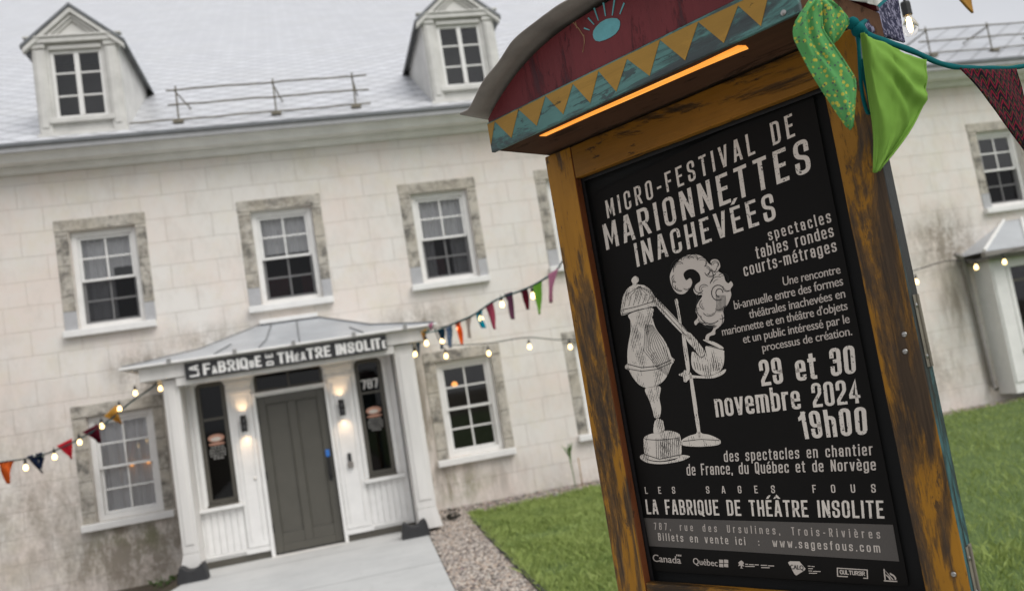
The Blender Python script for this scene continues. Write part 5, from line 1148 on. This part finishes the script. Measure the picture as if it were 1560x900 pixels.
cloth_patch('flag', [n3((1237, -14, 1.54), (1240, -14, 1.54), (1243, -14, 1.54), (1246, -14, 1.54)),
                     n3((1233, 2, 1.522), (1239, 1, 1.522), (1245, 1, 1.522), (1251, 5, 1.522)),
                     n3((1213, 33, 1.522), (1224, 24, 1.522), (1237, 26, 1.522), (1251, 21, 1.522)),
                     n3((1210, 54, 1.522), (1224, 50, 1.522), (1240, 52, 1.522), (1254, 46, 1.522)),
                     n3((1217, 72, 1.522), (1232, 74, 1.522), (1248, 72, 1.522), (1268, 68, 1.522)),
                     n3((1238, 113, 1.522), (1256, 115, 1.522), (1276, 112, 1.522), (1295, 108, 1.522)),
                     n3((1262, 151, 1.53), (1275, 152, 1.522), (1289, 143, 1.522), (1303, 126, 1.522)),
                     n3((1280, 178, 1.53), (1287, 180, 1.522), (1295, 174, 1.522), (1302, 156, 1.522)),
                     n3((1291, 194, 1.53), (1294, 197, 1.53), (1296, 198, 1.53), (1299, 193, 1.53))], F['floral'], nbt, .004, 3, 6, [((.5, .05), (.25, .45), .010, .10), ((.7, .05), (.7, .5), .008, .09), ((.35, .3), (.6, .9), .006, .10)])
cloth_patch('flag', [n3((1238, -14, 1.545), (1242, -14, 1.545), (1246, -14, 1.545), (1250, -14, 1.545)),
                     n3((1238, 3, 1.53), (1250, -1, 1.53), (1263, 1, 1.535), (1274, 9, 1.55)),
                     n3((1241, 22, 1.53), (1258, 14, 1.53), (1278, 17, 1.54), (1292, 31, 1.555)),
                     n3((1247, 43, 1.53), (1260, 44, 1.53), (1276, 46, 1.54), (1287, 44, 1.555)),
                     n3((1257, 63, 1.53), (1264, 66, 1.535), (1270, 67, 1.545), (1275, 62, 1.55))], F['floral'], nbt, .005, 8, 6, [((.3, .1), (.4, .9), .010, .12), ((.6, .1), (.8, .8), .008, .10)])
hb = thing('bunting', 'teal bunting with a flowered indigo pennant and a mustard pennant rising behind the stand', 'bunting', (0, 0, 0), GB)
MB().tube(smooth_path([at(1306, 42, 1.62), at(1330, 22, 1.9), at(1352, 0, 2.2), at(1400, -28, 2.7), at(1450, -22, 3.1), at(1520, -12, 3.4), at(1640, -8, 3.7)]), .006, 6).build('cord', M['teal'], hb, smooth=True)
cloth_patch('flag', [n3((1308, 44, 1.70), (1322, 30, 1.78), (1338, 14, 1.88), (1354, -1, 1.98), (1366, -10, 2.04)),
                     n3((1326, 49, 1.78), (1340, 42, 1.84), (1352, 34, 1.92), (1364, 26, 1.99), (1371, 20, 2.03)),
                     n3((1352, 57, 1.88), (1358, 56, 1.90), (1364, 54, 1.93), (1370, 52, 1.97), (1374, 50, 2.0)),
                     n3((1376, 64, 1.96), (1376, 65, 1.96), (1377, 65, 1.97), (1377, 65, 1.97), (1378, 64, 1.98))], F['indigo'], hb, .006, 4)
pennant('flag', at(1438, -22, 3.05), at(1480, -16, 3.25), at(1482, 21, 3.2), F['mustard'], hb, .012, 9)

# ================================================================== STRING LIGHTS
GS = 'strings of warm festoon bulbs'
def festoon(label, pts, bulbs, r_=.006, size=1.0, glass=False):
    o = thing('string_lights', label, 'string lights', (0, 0, 0), GS)
    MB().tube(smooth_path(pts), r_, 6).build('cable', M['cable'], o, smooth=True)
    for top, s_ in bulbs:
        top = Vector(top); s_ *= size
        so_ = MB().lathe([(.004, .03), (.005, .0), (.016, -.004), (.018, -.012), (.018, -.058), (.015, -.06)], (0, 0, 0), 12)
        so_.v = [tuple(top+Vector(p)*s_) for p in so_.v]; sk = so_.build('socket', M['cable'], o, smooth=False)
        bl = MB().lathe([(.012, -.060), (.016, -.070), (.025, -.088), (.030, -.105), (.028, -.122), (.018, -.136), (.001, -.141)], (0, 0, 0), 14)
        bl.v = [tuple(top+Vector(p)*s_) for p in bl.v]; bl.build('bulb', M['bulbglass'] if glass else M['bulb'], sk, smooth=True)
        if glass:
            fm = MB(); fm.lathe([(.001, -.065), (.006, -.075), (.0075, -.10), (.006, -.118), (.001, -.124)], (0, 0, 0), 8); fm.v = [tuple(top+Vector(p)*s_) for p in fm.v]; fm.build('filament', M['filament'], sk, smooth=True)
    return o
bp = lambda f_, x, y: (f_(x, y), .80)
lpt = [p-Vector((0, .05, .0)) for p in lp]
festoon('warm string lights hanging along the bunting left of the porch', lpt,
        [bp(A, 38, 700), bp(A, 82, 684), bp(A, 120, 662), bp(A, 154, 638), bp(A, 181, 612), (at(205, 588, 10.6), .85), (at(243, 581, 10.7), .85)])
D_ = lambda x, y: at(x, y, 12.25)
festoon('warm string lights under the right eave of the porch and along the bunting', [C_(590, 522), C_(612, 524), C_(640, 514), at(655, 502, 10.4), B(690, 494), B(720, 481), B(755, 458), B(800, 441), B(830, 425), B(852, 407), at(905, 302, 4.5), STAND_M @ Vector((-.46, .24, 2.28))],
        [(C_(601, 529), .85), (C_(614, 531), .85), (C_(626, 532), .85), (C_(631, 529), .85), (at(648, 512, 10.4), .85), (B(672, 508), .85), bp(B, 697, 490), bp(B, 731, 474), bp(B, 763, 452), bp(B, 810, 438)])
festoon('single long cable of warm bulbs strung along the facade behind the stand', [at(662, 500, 10.7), D_(678, 524), D_(740, 523), D_(803, 514), D_(868, 517), D_(980, 500), D_(1150, 470), D_(1300, 438), D_(1393, 412), D_(1440, 398), D_(1486, 396), D_(1528, 386), D_(1600, 365)],
        [(D_(678, 532), .95), (D_(743, 528), .95), (D_(805, 518), .95), (D_(867, 518), .95), (D_(1394, 419), .95), (D_(1485, 397), .95), (D_(1528, 389), .95)], .008)
festoon('one clear filament bulb in a black socket hanging beside the poster stand', [at(1372, -60, 3.1), at(1374, -30, 3.1), at(1377, -4, 3.1)], [(at(1378, 2, 3.1), .95)], .004, 1.0, True)

# ================================================================== SMALL PLANTS
t = NT('fresh_green_leaf'); M['leaf'] = t.set(t.ramp(t.noise(20), (.3, (.05, .11, .025)), (.7, (.12, .20, .05))), .6)
M['cane'] = paint('bamboo_cane', (.42, .27, .15), .6, .3, 12)
q = on_y(877, 742, 12.25); pg = thing('young_plant', 'single thin young plant with narrow upright leaves against the wall', 'plant', (q.x, 12.25, 0))
sm_ = MB(); sm_.tube([(0, 0, -.02), (-.01, 0, .3), (-.03, 0, .55)], .007, 6); sm_.build('stem', M['leaf'], pg)
lv = MB()
for k in range(11):
    h = rnd.uniform(.28, .5); a = rnd.uniform(0, 6.28); s_ = rnd.uniform(.05, .13); b0 = Vector((-.02, 0, h*.9)); tp = b0+Vector((math.cos(a)*s_, math.sin(a)*s_*.6, rnd.uniform(.14, .28))); md2 = (b0+tp)/2+Vector((0, 0, .03)); wv_ = Vector((.012, .008, 0))
    lv.add([b0, md2-wv_, tp, md2+wv_], [(0, 1, 2, 3)])
lv.build('leaf', M['leaf'], pg, fix=False)
ck = MB().tube([(0, 0, -.03), (.004, 0, .42)], .009, 8).build('garden_stake', M['cane'], smooth=True); q = on_y(884, 736, 12.2); ck.location = (q.x, 12.1, 0); tag(ck, 'short bamboo stake pushed in beside the young plant', 'stake')
def weed(x, y, z, r_, n_, label, mat):
    o = thing('weed_clump', label, 'plant', (x, y, z)); b = MB()
    for k in range(n_):
        a = rnd.uniform(0, 6.28); d = rnd.uniform(0, r_); h = rnd.uniform(.03, .16); p = Vector((math.cos(a)*d, math.sin(a)*d*.7, h)); s_ = rnd.uniform(.015, .035); u_ = Vector((rnd.uniform(-1, 1), rnd.uniform(-1, 1), rnd.uniform(-.3, .6))).normalized()*s_; w_ = u_.cross(Vector((rnd.uniform(-1, 1), rnd.uniform(-1, 1), .3))).normalized()*s_*.6
        b.add([p-u_, p+w_, p+u_, p-w_], [(0, 1, 2, 3)])
    b.build('leaf', mat, o, fix=False)
    s2 = MB()
    for k in range(7): a = k*.9; s2.tube([(0, 0, -.01), (math.cos(a)*r_*.5, math.sin(a)*r_*.4, .09)], .004, 5)
    s2.build('stem', M['guard'], o)
M['darkleaf'] = paint('dark_dry_leaf', (.035, .032, .024), .7, .4, 20)
weed(1.36, 11.35, 0, .16, 70, 'dark dry weed clump beside the right porch wall', M['darkleaf'])
weed(-2.25, 11.7, -.2, .22, 60, 'low green weed clump at the foot of the wall left of the porch', M['leaf'])
